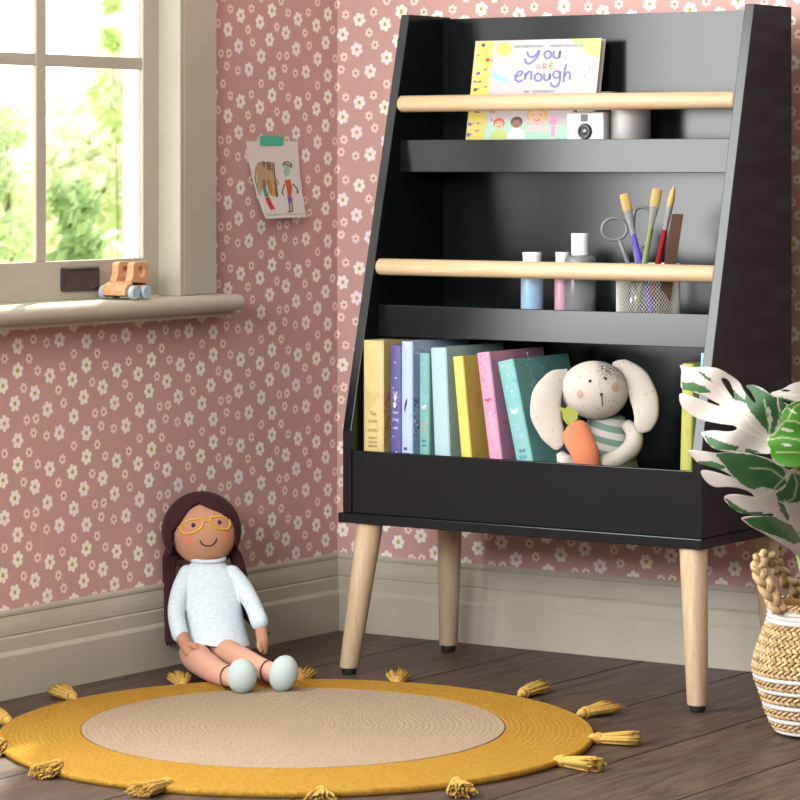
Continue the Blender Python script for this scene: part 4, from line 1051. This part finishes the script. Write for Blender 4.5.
    tb(m, [(188, 574, 6.34, 9.5), (182, 587, 6.325, 9.6), (177.5, 602, 6.30, 9), (176.5, 617, 6.275, 8.6), (180, 634, 6.25, 8.6)])
    tb(m, [(232, 574, 6.34, 9), (241, 585, 6.33, 9.5), (249, 598, 6.31, 9), (255, 610, 6.285, 8.6), (259.5, 622, 6.268, 9)])
    m.make('dress', DR.m, root, remesh=.0018)
    m = MB(); cc = D(208, 558.5, 6.345); m.tube([cc + RT * 16.5 * px * math.cos(q) + FW * .027 * math.sin(q) + UP * .003 * math.sin(q) for q in [2 * PI * i / 32 for i in range(32)]], .0042, 10, closed=True); m.make('collar', DR.m, root, smooth=True)
    # hair: a felt cap cut to the parting, and two bunches behind the arms
    HM = fabric('hair_felt', '3f1d22', '2f1519', .8, 700, .3)
    face = [(199, 503), (190, 508), (182, 519), (173, 531), (172, 541), (177, 552), (184, 562), (205, 575), (226, 562), (232, 550), (235, 541), (234.5, 530), (232, 521), (221, 513), (209, 508)]
    def inpoly(x, y, P):
        r = False
        for i in range(len(P)):
            (x1, y1), (x2, y2) = P[i], P[i - 1]
            if (y1 > y) != (y2 > y) and x < (x2 - x1) * (y - y1) / (y2 - y1) + x1: r = not r
        return r
    hcap = D(201.5, 531, 6.362); HS = (.0755, .060, .0755); nu, nv = 160, 110; vs = []; keep = []
    for i in range(nv + 1):
        for j in range(nu):
            ph = PI * i / nv; th = 2 * PI * j / nu; l = Vector((HS[0] * math.sin(ph) * math.cos(th), HS[1] * math.sin(ph) * math.sin(th), HS[2] * math.cos(ph))); p = hcap + Mh @ l
            vs.append(p); u, v, Z = uv_of(p)
            front = l.y < .012
            ok = not (front and inpoly(u, v, face)) and v < 553 + (6 if not front else 0)
            if front and 172 < u < 236 and v > 545: ok = False
            keep.append(ok)
    fs = []
    for i in range(nv):
        for j in range(nu):
            q = (i * nu + j, i * nu + (j + 1) % nu, (i + 1) * nu + (j + 1) % nu, (i + 1) * nu + j)
            if sum(keep[k] for k in q) >= 3: fs.append(q)
    m = MB(); m.add(vs, fs); m.make('hair_cap', HM, root, smooth=True, solid=.007)
    for pts in ([(175, 546, 6.375, 9), (170, 562, 6.385, 9), (170, 585, 6.385, 8), (171, 612, 6.37, 7), (171, 640, 6.35, 6)], [(231, 546, 6.385, 7), (238, 562, 6.385, 7.5), (243, 588, 6.375, 8), (248, 612, 6.35, 8), (261, 630, 6.33, 6)]):
        m = MB(); base = sweep_curve([D(u, v, Z) for u, v, Z, r in pts], 4); rad = lerp_list([r * px for *_, r in pts], len(base)); rr = random.Random(int(pts[0][0]))
        for k in range(26):
            a = rr.uniform(0, 2 * PI); q = rr.uniform(.1, .8); ex = rr.randint(0, 3)
            P = [p + (RT * math.cos(a) + FW * math.sin(a) * .5) * rad[i] * q for i, p in enumerate(base)]
            P.append(P[-1] + (P[-1] - P[-2]) * rr.uniform(.2, 1.0) + RT * rr.uniform(-.006, .006)); m.tube(P, [.0034] * (len(P) - 1) + [.0012], 6)
        m.make('hair_bunch', HM, root, smooth=True)
    BK = inkmat('stitch_dark', '2a1714')
    for u, v in ((193.3, 525.2), (219.2, 522.3)):
        m = MB(); m.ball(on(u, v, 0), (.0042, .0026, .0046), 14, 10, M=Mh); m.make('eye', BK, root, smooth=True)
    m = MB(); m.tube([on(u, v, .001) for u, v in [(200, 540.5), (202, 544), (206, 546), (211, 545.8), (215, 543), (217, 538.5)]], .0014, 8); m.make('mouth', BK, root, smooth=True)
    YG = inkmat('yellow_thread', 'd9a62e', .6)
    m = MB()
    m.tube([on(u, v, .0014) for u, v in [(180.5, 528), (183, 522.5), (191, 519.8), (200, 518.6), (203.3, 521.5), (201.5, 527.5), (195, 532), (186, 533.8), (181.5, 532)]], .0018, 8, closed=True)
    m.tube([on(u, v, .0014) for u, v in [(209.8, 521), (211.5, 517), (221, 516.2), (229.5, 518.2), (230.3, 525), (227.5, 529.5), (219, 529), (212, 526)]], .0018, 8, closed=True)
    m.tube([on(u, v, .0014) for u, v in [(203.3, 521.8), (206.5, 520.4), (209.8, 521)]], .0013, 8); m.tube([on(u, v, .0014) for u, v in [(181, 527.5), (176.5, 527)]], .0012, 8)
    m.make('glasses', YG, root, smooth=True)
    CK = fabric('cheek_coral', 'd0705a', 'c8806a')
    for u, v, a, b in ((187.5, 540, 4, 4.6), (226.5, 535, 3.2, 4.2)):
        m = MB(); rg = [on(x, y, .0008) for x, y in circ(u, v, a, b, 16)]; m.add([on(u, v, .0014)] + rg, [(0, i + 1, (i + 1) % 16 + 1) for i in range(16)]); m.make('cheek', CK, root)
doll()

#@@BASKET
# ------------------------------------------------------------------ SEAGRASS BASKET
def basket():
    c = D(815, 0, 5.62); c.z = 0
    root = thing('seagrass_basket', c, 'woven seagrass basket with white stripes and a braided handle by the shelf', 'basket')
    SG = NT('seagrass'); tc = SG.coords(); geo = SG.new('ShaderNodeNewGeometry'); n = SG.noise(tc, 90, 4, .6)
    col = SG.mix(geo.outputs['Random Per Island'], lin('aa8c64'), lin('c6ab82')); col = SG.mix(SG.step(n, .5, .75), col, lin('6b4c2e')); SG.out(col, .75, .25); SG.bump(SG.noise(tc, 400, 3), .5, .001)
    WC = fabric('white_cord', 'cfc7c3', 'c3bab6', .9, 500, .5)
    prof = [(.058, .002), (.068, .010), (.075, .022), (.084, .042), (.0935, .073), (.1035, .100), (.1065, .118), (.1035, .135), (.097, .155), (.088, .180), (.079, .205), (.078, .228)]
    def R(z):
        for (r0, z0), (r1, z1) in zip(prof[:-1], prof[1:]):
            if z <= z1: return r0 + (r1 - r0) * (z - z0) / (z1 - z0)
        return prof[-1][0]
    m = MB(); m.lathe([(.001, .001)] + [(r - .006, z) for r, z in prof] + [(prof[-1][0] - .010, prof[-1][1])] + [(r - .010, z) for r, z in prof[::-1][1:]] + [(.001, .005)], c, UP, 64); m.make('basket_lining', plain('seagrass_inner', '9c7648', .9, .1, 60, .4), root, smooth=True)
    m = MB(); rr = random.Random(5); white_z = [.1035, .0815, .0545, .0295, .0085]
    rows = []; z = .004
    whites = []
    zs = [.006]
    # white cord rows and plaited rows between them
    for zw in white_z:
        mw = MB(); mw.tube([c + Vector(((R(zw) + .001) * math.cos(a), (R(zw) + .001) * math.sin(a), zw)) for a in [2 * PI * i / 72 for i in range(72)]], .0042, 8, closed=True); mw.make('white_cord', WC, root, smooth=True)
    for zw in (.2165, .2085, .2005): 
        mw = MB(); mw.tube([c + Vector(((R(zw) + .001) * math.cos(a), (R(zw) + .001) * math.sin(a), zw)) for a in [2 * PI * i / 72 for i in range(72)]], .0045, 8, closed=True); mw.make('white_cord', WC, root, smooth=True)
    braid_rows = [(.0185, .011), (.042, .013), (.068, .014), (.0925, .0125)] + [(.116 + .0145 * i, .0145) for i in range(6)] + [(.226, .012)]
    for zc, hh in braid_rows:
        r = R(zc); n = int(2 * PI * r / .0115)
        for k in range(n):
            for s in (1, -1):
                a = 2 * PI * (k + (.5 if s > 0 else 0)) / n; ez = zc + s * hh * .24
                def q(da, dz, o): rr2 = R(ez + dz) + o; return c + Vector((rr2 * math.cos(a + da), rr2 * math.sin(a + da), ez + dz))
                w = 2 * PI / n * .62; t = hh * .30
                m.tube([q(-w, -s * t, -.003), q(-w * .4, -s * t * .4, .0022), q(w * .4, s * t * .45, .0030), q(w, s * t, -.002)], [.0022, .0036, .0036, .0020], 7, flat=.8)
    m.make('plaited_wall', SG.m, root, smooth=True)
    # braided handle loop
    path = sweep_curve([D(780, 612, 5.56), D(768, 590, 5.55), D(759.5, 571, 5.55), D(760, 560, 5.555), D(767, 557, 5.57), D(777, 566, 5.60), D(790, 583, 5.63), D(806, 598, 5.66), D(822, 608, 5.68)], 6)
    m = MB(); n = len(path)
    for k in range(3):
        P = []
        for i, p in enumerate(path):
            t = (path[min(i + 1, n - 1)] - path[max(i - 1, 0)]).normalized(); a = t.cross(FW).normalized(); b = t.cross(a)
            ph = i * .55 + k * 2 * PI / 3; P.append(p + a * .0085 * math.sin(ph) + b * .0055 * math.sin(2 * ph))
        m.tube(sweep_curve(P, 2), .0068, 10, flat=.8)
    hd = m.make('handle', SG.m, root, smooth=True)
    # soil and pot inside are hidden; dark soil disc
    m = MB(); m.lathe([(.001, .17), (.070, .17), (.070, .18), (.001, .183)], c, UP, 40); m.make('planting_soil', plain('soil', '3a2b22', .95, .2, 120, .8, .003), root)
    return c
BC = basket()

#@@PLANT
# ------------------------------------------------------------------ VARIEGATED MONSTERA
def pip(x, y, P):
    r = False
    for i in range(len(P)):
        (x1, y1), (x2, y2) = P[i], P[i - 1]
        if (y1 > y) != (y2 > y) and x < (x2 - x1) * (y - y1) / (y2 - y1) + x1: r = not r
    return r
def leafmat(name, g1, g2, w1='a79e98'):
    t = NT(name); a = t.new('ShaderNodeAttribute', attribute_name='green'); b = t.new('ShaderNodeAttribute', attribute_name='vein'); tc = t.coords()
    n = t.noise(t.vec('MULTIPLY', tc, (.45, .45, 1.3)), 110, 5, .72, .8)
    g = t.step(t.math('ADD', a.outputs['Fac'], t.math('MULTIPLY', t.math('SUBTRACT', n, .5), 2.2)), .40, .62)
    gc = t.mix(t.noise(tc, 25, 4), lin(g1), lin(g2)); wc = t.mix(t.noise(tc, 12, 2), lin(w1), lin('b1a9a1'))
    col = t.mix(g, wc, gc); col = t.mix(t.math('MULTIPLY', b.outputs['Fac'], .8), col, lin('c3cf9a'))
    t.out(col, .5, .35); t.bsdf.inputs['Subsurface Weight'].default_value = 0
    t.bump(t.math('ADD', b.outputs['Fac'], t.math('MULTIPLY', n, .15)), .3, -.001); return t.m
def plant():
    root = thing('monstera_plant', (BC.x, BC.y, .183), 'variegated monstera with split white and green leaves growing from the basket', 'plant')
    LM = leafmat('monstera_leaf', '24482c', '3a6234'); LB = leafmat('monstera_leaf_bright', '306b1e', '4b8229', 'bcc6a8')
    def leaf(out, holes, greens, whites, veins, xf, Zf, mat, base, stem):
        O = [xf(*p) for p in out]; Hs = [[xf(*p) for p in h] for h in holes]; Gs = [[xf(*p) for p in g] for g in greens]; Ws = [[xf(*p) for p in g] for g in whites]; Vs = [[xf(*p) for p in g] for g in veins]
        def smooth(P):     # rounded outline
            n = len(P); r = []
            for i in range(n):
                p0, p1, p2, p3 = [Vector(P[(i + k) % n]) for k in (-1, 0, 1, 2)]
                for k in range(3):
                    t = k / 3; r.append(.5 * ((2 * p1) + (p2 - p0) * t + (2 * p0 - 5 * p1 + 4 * p2 - p3) * t * t + (3 * p1 - p0 - 3 * p2 + p3) * t ** 3))
            return [(p.x, p.y) for p in r]
        O = smooth(O); Hs = [smooth(h) for h in Hs]
        pts = [Vector(p) for p in O]; ed = [(i, (i + 1) % len(O)) for i in range(len(O))]
        for h in Hs: b = len(pts); pts += [Vector(p) for p in h]; ed += [(b + i, b + (i + 1) % len(h)) for i in range(len(h))]
        x0, x1 = min(p.x for p in pts), max(p.x for p in pts); y0, y1 = min(p.y for p in pts), max(p.y for p in pts); st = 1.3; y = y0
        while y < y1:
            x = x0 + random.random() * .5
            while x < x1:
                if pip(x, y, O) and not any(pip(x, y, h) for h in Hs): pts.append(Vector((x, y)))
                x += st
            y += st
        vo, _, fo, _, _, _ = delaunay_2d_cdt(pts, ed, [], 0, 1e-4)
        fs = []
        for f in fo:
            cx = sum(vo[i].x for i in f) / len(f); cy = sum(vo[i].y for i in f) / len(f)
            if pip(cx, cy, O) and not any(pip(cx, cy, h) for h in Hs): fs.append(tuple(f))
        m = MB(); m.add([D(p.x, p.y, Zf(p.x, p.y)) for p in vo], fs)
        o = m.make('leaf', mat, root, smooth=True)
        def segd(x, y, P):
            b = 9e9
            for (ax, ay), (bx, by) in zip(P[:-1], P[1:]):
                dx, dy = bx - ax, by - ay; L = dx * dx + dy * dy; t = max(0, min(1, ((x - ax) * dx + (y - ay) * dy) / L)); b = min(b, math.hypot(x - ax - t * dx, y - ay - t * dy))
            return b
        ga = o.data.attributes.new('green', 'FLOAT', 'POINT'); va = o.data.attributes.new('vein', 'FLOAT', 'POINT')
        for i, p in enumerate(vo):
            gval = 1.0 if any(pip(p.x, p.y, g) for g in Gs) else 0.0
            if any(pip(p.x, p.y, g) for g in Ws): gval = 0.0
            ga.data[i].value = gval; dv = min([segd(p.x, p.y, q) for q in Vs] or [9]); va.data[i].value = max(0, 1 - dv / 1.0)
        md = o.modifiers.new('so', 'SOLIDIFY'); md.thickness = .0006; md.offset = 0
        # stem
        bu, bv = base; P = sweep_curve([D(bu, bv, Zf(bu, bv) + .004), D(stem[0][0], stem[0][1], 5.68), BC + Vector((stem[1][0], stem[1][1], .184))], 8)
        m = MB(); m.tube(P, lerp_list([.0022, .003, .0042], len(P)), 10); m.make('stem', STEM, root, smooth=True)
        return o
    STEM = plain('green_stem', '7f9a55', .5, .08, 60, .05)
    A = lambda x, y: (680 + x / 6.667, 350 + y / 6.667); Bx = lambda x, y: (680 + x / 6.15, 430 + y / 6.15)
    outA = [(600, 580), (648, 500), (662, 420), (640, 335), (590, 285), (540, 250), (480, 232), (440, 240), (470, 275), (500, 330), (505, 352), (480, 335), (445, 290), (420, 250), (390, 208), (330, 165), (270, 130), (200, 112), (130, 113), (60, 113), (2, 99), (10, 140), (6, 200), (12, 258), (80, 278), (150, 302), (210, 333), (262, 362), (258, 372), (200, 354), (130, 328), (60, 302), (2, 290), (-4, 330), (15, 380), (55, 420), (110, 453), (170, 473), (230, 485), (300, 497), (355, 503), (380, 520), (360, 538), (300, 543), (230, 536), (170, 541), (140, 555), (160, 585), (190, 630), (250, 665), (330, 676), (440, 680), (530, 690), (600, 690), (612, 640)]
    leaf(outA, [[(275, 190), (312, 192), (345, 240), (362, 320), (335, 295), (298, 238)]],
         [[(405, 225), (480, 232), (590, 285), (640, 335), (662, 420), (648, 500), (600, 570), (560, 520), (470, 410), (440, 355), (400, 340), (350, 330), (340, 270), (330, 230), (380, 290), (430, 330), (440, 300)], [(10, 212), (90, 215), (160, 245), (215, 280), (180, 285), (100, 280), (20, 262)], [(160, 573), (210, 580), (300, 622), (400, 648), (370, 672), (250, 665), (190, 630)], [(120, 140), (165, 158), (205, 195), (222, 218), (180, 195), (140, 165)], [(430, 655), (510, 668), (540, 690), (440, 682)]],
         [[(580, 370), (605, 400), (615, 470), (600, 530), (590, 470)]], [[(600, 590), (590, 480), (560, 330)], [(600, 600), (480, 500), (380, 380), (260, 250)], [(600, 610), (450, 540), (300, 470)]], A,
         lambda u, v: 5.50 + .05 * ((u - 735) / 55) ** 2 * (1 if u < 735 else .3) - .02 * math.sin((u + v) / 14) * .4 - .03 * (u - 735) / 55, LM, (769, 441), ((785, 500, 5.52), (0, 0)))
    outB = [(50, 125), (150, 130), (230, 142), (300, 133), (400, 138), (470, 155), (560, 182), (620, 222), (680, 245), (760, 262), (830, 300), (850, 500), (830, 700), (760, 800), (715, 768), (660, 725), (570, 668), (500, 628), (430, 590), (383, 552), (382, 540), (430, 530), (510, 528), (575, 524), (560, 514), (480, 520), (400, 515), (350, 500), (300, 460), (272, 425), (285, 402), (340, 395), (400, 402), (450, 411), (452, 400), (420, 376), (360, 357), (290, 350), (220, 352), (170, 325), (137, 282), (130, 252), (160, 247), (230, 262), (300, 284), (318, 282), (250, 244), (180, 225), (110, 200), (78, 165)]
    leaf(outB, [], [[(215, 148), (300, 135), (470, 155), (560, 190), (640, 240), (655, 330), (590, 372), (520, 352), (460, 372), (400, 350), (330, 290), (268, 210)], [(590, 385), (640, 360), (690, 260), (745, 280), (760, 440), (650, 450), (600, 430)], [(383, 542), (560, 525), (690, 590), (745, 640), (745, 690), (700, 700), (600, 655), (450, 600)], [(272, 418), (300, 430), (360, 470), (420, 500), (520, 500), (500, 520), (400, 515), (330, 490)], [(100, 192), (200, 192), (290, 228), (250, 244), (160, 222)], [(600, 440), (640, 460), (680, 540), (660, 560), (620, 500)]],
         [[(440, 372), (500, 352), (590, 372), (560, 430), (500, 400)]], [[(690, 240), (640, 300), (560, 240), (430, 232)], [(690, 240), (720, 330), (700, 420), (640, 450)], [(690, 240), (560, 380), (460, 420)], [(640, 430), (700, 600), (740, 660)]], Bx,
         lambda u, v: 5.47 + .04 * ((u - 740) / 50) ** 2 + .015 * math.sin((v - u) / 12) + .0006 * (v - 490), LM, (792, 470), ((798, 520, 5.52), (.01, 0)))
    outC = [(578, 610), (610, 560), (670, 500), (672, 430), (720, 372), (780, 340), (860, 325), (960, 360), (1010, 480), (980, 640), (900, 740), (800, 778), (700, 778), (640, 752), (605, 700), (597, 650)]
    leaf(outC, [], [outC], [[(660, 520), (690, 515), (760, 535), (750, 548), (690, 540)], [(680, 628), (710, 620), (752, 635), (740, 643), (700, 640)], [(700, 375), (745, 395), (778, 425), (740, 415)]], [[(590, 600), (680, 580), (800, 600), (900, 640)], [(620, 570), (700, 470), (770, 475), (870, 520)], [(640, 680), (720, 678), (860, 690)], [(720, 460), (760, 380), (830, 340)]], A,
         lambda u, v: 5.41 + .012 * ((u - 800) / 30) ** 2 + .012 * ((v - 440) / 30) + .0015 * math.sin(v / 4), LB, (800, 452), ((812, 520, 5.5), (.02, -.01)))
    outD = [(605, 287), (680, 262), (740, 228), (820, 205), (900, 200), (960, 260), (930, 360), (860, 380), (760, 350), (700, 335), (640, 318)]
    leaf(outD, [[(670, 272), (700, 264), (742, 272), (710, 278)]], [[(630, 315), (700, 318), (780, 350), (860, 380), (760, 352), (680, 335)]], [], [[(900, 330), (780, 300), (650, 290)]], A,
         lambda u, v: 5.60 + .03 * ((u - 800) / 30) ** 2, LM, (812, 395), ((822, 500, 5.6), (.02, .02)))
    outE = [(650, 300), (690, 345), (760, 380), (800, 430), (780, 520), (700, 560), (640, 620), (605, 600), (640, 520), (660, 430), (648, 350)]
    leaf(outE, [], [[(650, 300), (700, 350), (720, 420), (690, 480), (660, 470), (670, 400)], [(700, 500), (780, 500), (740, 560)]], [], [], A, lambda u, v: 5.585 + .02 * ((u - 785) / 20) ** 2, LM, (790, 440), ((806, 520, 5.6), (.01, .02)))
    outF = [(650, 455), (740, 450), (860, 470), (900, 600), (850, 720), (760, 700), (700, 600), (665, 520)]
    leaf(outF, [], [[(640, 440), (680, 480), (700, 560), (680, 560), (650, 500)]], [], [[(860, 480), (760, 560), (720, 640)]], Bx, lambda u, v: 5.58 + .02 * ((u - 800) / 20) ** 2, LM, (812, 510), ((815, 540, 5.6), (.0, .01)))
plant()

#@@GARDEN
# ------------------------------------------------------------------ OUTSIDE: lawn and trees seen through the window
def garden():
    m = MB(); m.box((-30, -6, -.5), (-.3, 40, -.42)); struct(m.make('ground', fabric('lawn', '8fae52', '7d9c46', .9, 60, .5), origin=(0, 0, 0)))
    def fol(name, col, col2, tr=.5):
        t = NT(name); geo = t.new('ShaderNodeNewGeometry'); t.n.remove(t.bsdf)
        c = t.mix(geo.outputs['Random Per Island'], lin(col), lin(col2))
        d = t.new('ShaderNodeBsdfDiffuse'); q = t.new('ShaderNodeBsdfTranslucent'); t.link(c, d.inputs[0]); t.link(c, q.inputs[0]); mx = t.new('ShaderNodeMixShader'); mx.inputs[0].default_value = tr
        t.link(d.outputs[0], mx.inputs[1]); t.link(q.outputs[0], mx.inputs[2]); t.link(mx.outputs[0], t.n['Material Output'].inputs[0]); return t.m
    BARK = wood('bark', '6d5a48', '4a3b2f', 'Z', 8, .9)
    def tree(u, vtop, Z, clusters, n, leaf, mat, label, group, seed, trunk=.03):
        rr = random.Random(seed); b = D(u, 0, Z); b.z = -.42
        root = thing('garden_tree', b, label, 'tree', group)
        m = MB()
        for _ in range(n):
            cu, cv, ru, rv, rz = rr.choice(clusters)
            while True:
                x, y, z = rr.uniform(-1, 1), rr.uniform(-1, 1), rr.uniform(-1, 1)
                if x * x + y * y + z * z < 1: break
            p = D(cu + ru * x, cv + rv * y, Z + rz * z); s = leaf * rr.uniform(.6, 1.3)
            a = Vector((rr.gauss(0, 1), rr.gauss(0, 1), rr.gauss(0, 1))).normalized(); bb = a.orthogonal().normalized(); cc = a.cross(bb)
            m.add([p - bb * s, p + cc * s * .5 + a * s * .1, p + bb * s, p - cc * s * .5 + a * s * .1], [(0, 1, 2, 3)])
        m.make('foliage', mat, root)
        m = MB(); top = D(clusters[0][0], clusters[0][1], Z)
        m.tube(sweep_curve([b, b.lerp(top, .5) + Vector((.03, 0, 0)), top], 5), lerp_list([trunk * 1.6, trunk, trunk * .3], 11), 10)
        m.make('trunk', BARK, root, smooth=True)
        m = MB()
        for cl in clusters[1:7]:
            e = D(cl[0], cl[1], Z); m.tube([top.lerp(b, .2), top.lerp(e, .5) + Vector((0, 0, .03)), e], [trunk * .3, trunk * .18, trunk * .06], 6)
        if len(clusters) > 1: m.make('branches', BARK, root, smooth=True)
    G = 'sunlit trees beyond the window'
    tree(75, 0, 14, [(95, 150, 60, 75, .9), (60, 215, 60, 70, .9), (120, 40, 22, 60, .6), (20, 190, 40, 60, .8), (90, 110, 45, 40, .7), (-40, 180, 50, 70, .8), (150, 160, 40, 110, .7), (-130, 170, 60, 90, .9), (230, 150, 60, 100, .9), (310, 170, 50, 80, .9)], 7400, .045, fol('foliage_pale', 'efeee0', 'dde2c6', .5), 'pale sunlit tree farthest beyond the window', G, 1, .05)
    tree(72, 0, 10, [(76, 232, 15, 34, .3), (80, 205, 20, 22, .3), (62, 195, 14, 14, .2), (86, 250, 16, 18, .3), (70, 262, 24, 14, .3)], 620, .027, fol('foliage_green', '74905f', '9fb184', .45), 'dark green shrub in the middle of the right window pane', G, 2, .02)
    tree(10, 0, 11, [(6, 128, 22, 24, .3), (2, 180, 12, 22, .3), (14, 236, 18, 26, .3), (-30, 170, 30, 60, .4)], 620, .030, fol('foliage_mid', 'a4b488', 'c4cda8', .45), 'mid green leafy tree showing in the left window panes', G, 3, .008)
    tree(112, 0, 12, [(112, 6, 9, 9, .2), (113, 40, 9, 12, .2), (104, 100, 20, 20, .3), (118, 125, 14, 18, .3)], 150, .030, fol('foliage_twig', '98ac66', 'b6c584', .45), 'sparse bright green twigs near the top right window pane', G, 4, .003)
garden()
# ------------------------------------------------------------------ LIGHT, WORLD, CAMERA
def setup():
    w = bpy.data.worlds.new('sky'); bpy.context.scene.world = w; w.use_nodes = True
    bg = w.node_tree.nodes['Background']; bg.inputs[0].default_value = (1.0, .97, .93, 1); bg.inputs[1].default_value = AMB
    def area(name, loc, target, sx, sy, power, col=(1, 1, 1), spread=180):
        l = bpy.data.lights.new(name, 'AREA'); l.shape = 'RECTANGLE'; l.size = sx; l.size_y = sy; l.energy = power; l.color = col[:3]; l.spread = math.radians(spread)
        o = bpy.data.objects.new(name, l); C.objects.link(o); o.location = loc
        o.rotation_euler = (Vector(target) - Vector(loc)).to_track_quat('-Z', 'Y').to_euler(); return o
    for a in AREAS: area(*a)
    s = bpy.data.lights.new('sun', 'SUN'); s.energy = SUN; s.angle = math.radians(1.5); s.color = (1, .95, .85)
    o = bpy.data.objects.new('sun', s); C.objects.link(o); o.location = (-3, 4, 6)
    o.rotation_euler = Vector((.35, -.6, -.8)).to_track_quat('-Z', 'Y').to_euler()
    cd = bpy.data.cameras.new('camera'); co = bpy.data.objects.new('camera', cd); C.objects.link(co)
    co.location = CAM; cd.sensor_width = 36; cd.lens = FPX * 36 / 800; cd.shift_y = (163 - 400) / 800; cd.clip_end = 200
    M = Matrix((RT, UP, -FW)).transposed(); co.rotation_euler = M.to_euler()
    cd.dof.use_dof = True; cd.dof.focus_distance = 6.0; cd.dof.aperture_fstop = 10
    sc = bpy.context.scene; sc.camera = co
    sc.view_settings.view_transform = 'Standard'; sc.view_settings.look = 'None'; sc.view_settings.exposure = EXPO; sc.view_settings.gamma = 1
AMB = 3.2; SUN = 9; EXPO = 0
AREAS = [('window_daylight', (-.02, -2.36, 1.50), (1.5, -2.36, 1.50), 1.86, 1.80, 115, (.97, .99, 1)),
         ('room_fill_light', (1.8, -6.2, 2.0), (.7, -.2, .6), 2.5, 1.2, 270, (.96, .99, 1)),  # unseen soft fill added near the front wall to brighten the left wall
         ('overhead_fill_light', (1.6, -2.0, 2.7), (1.0, -1.5, 0), 1.6, 1.6, 25, (1, .98, .95))]  # weak fill added overhead for rug, doll and wall; no lamp fitting
setup()
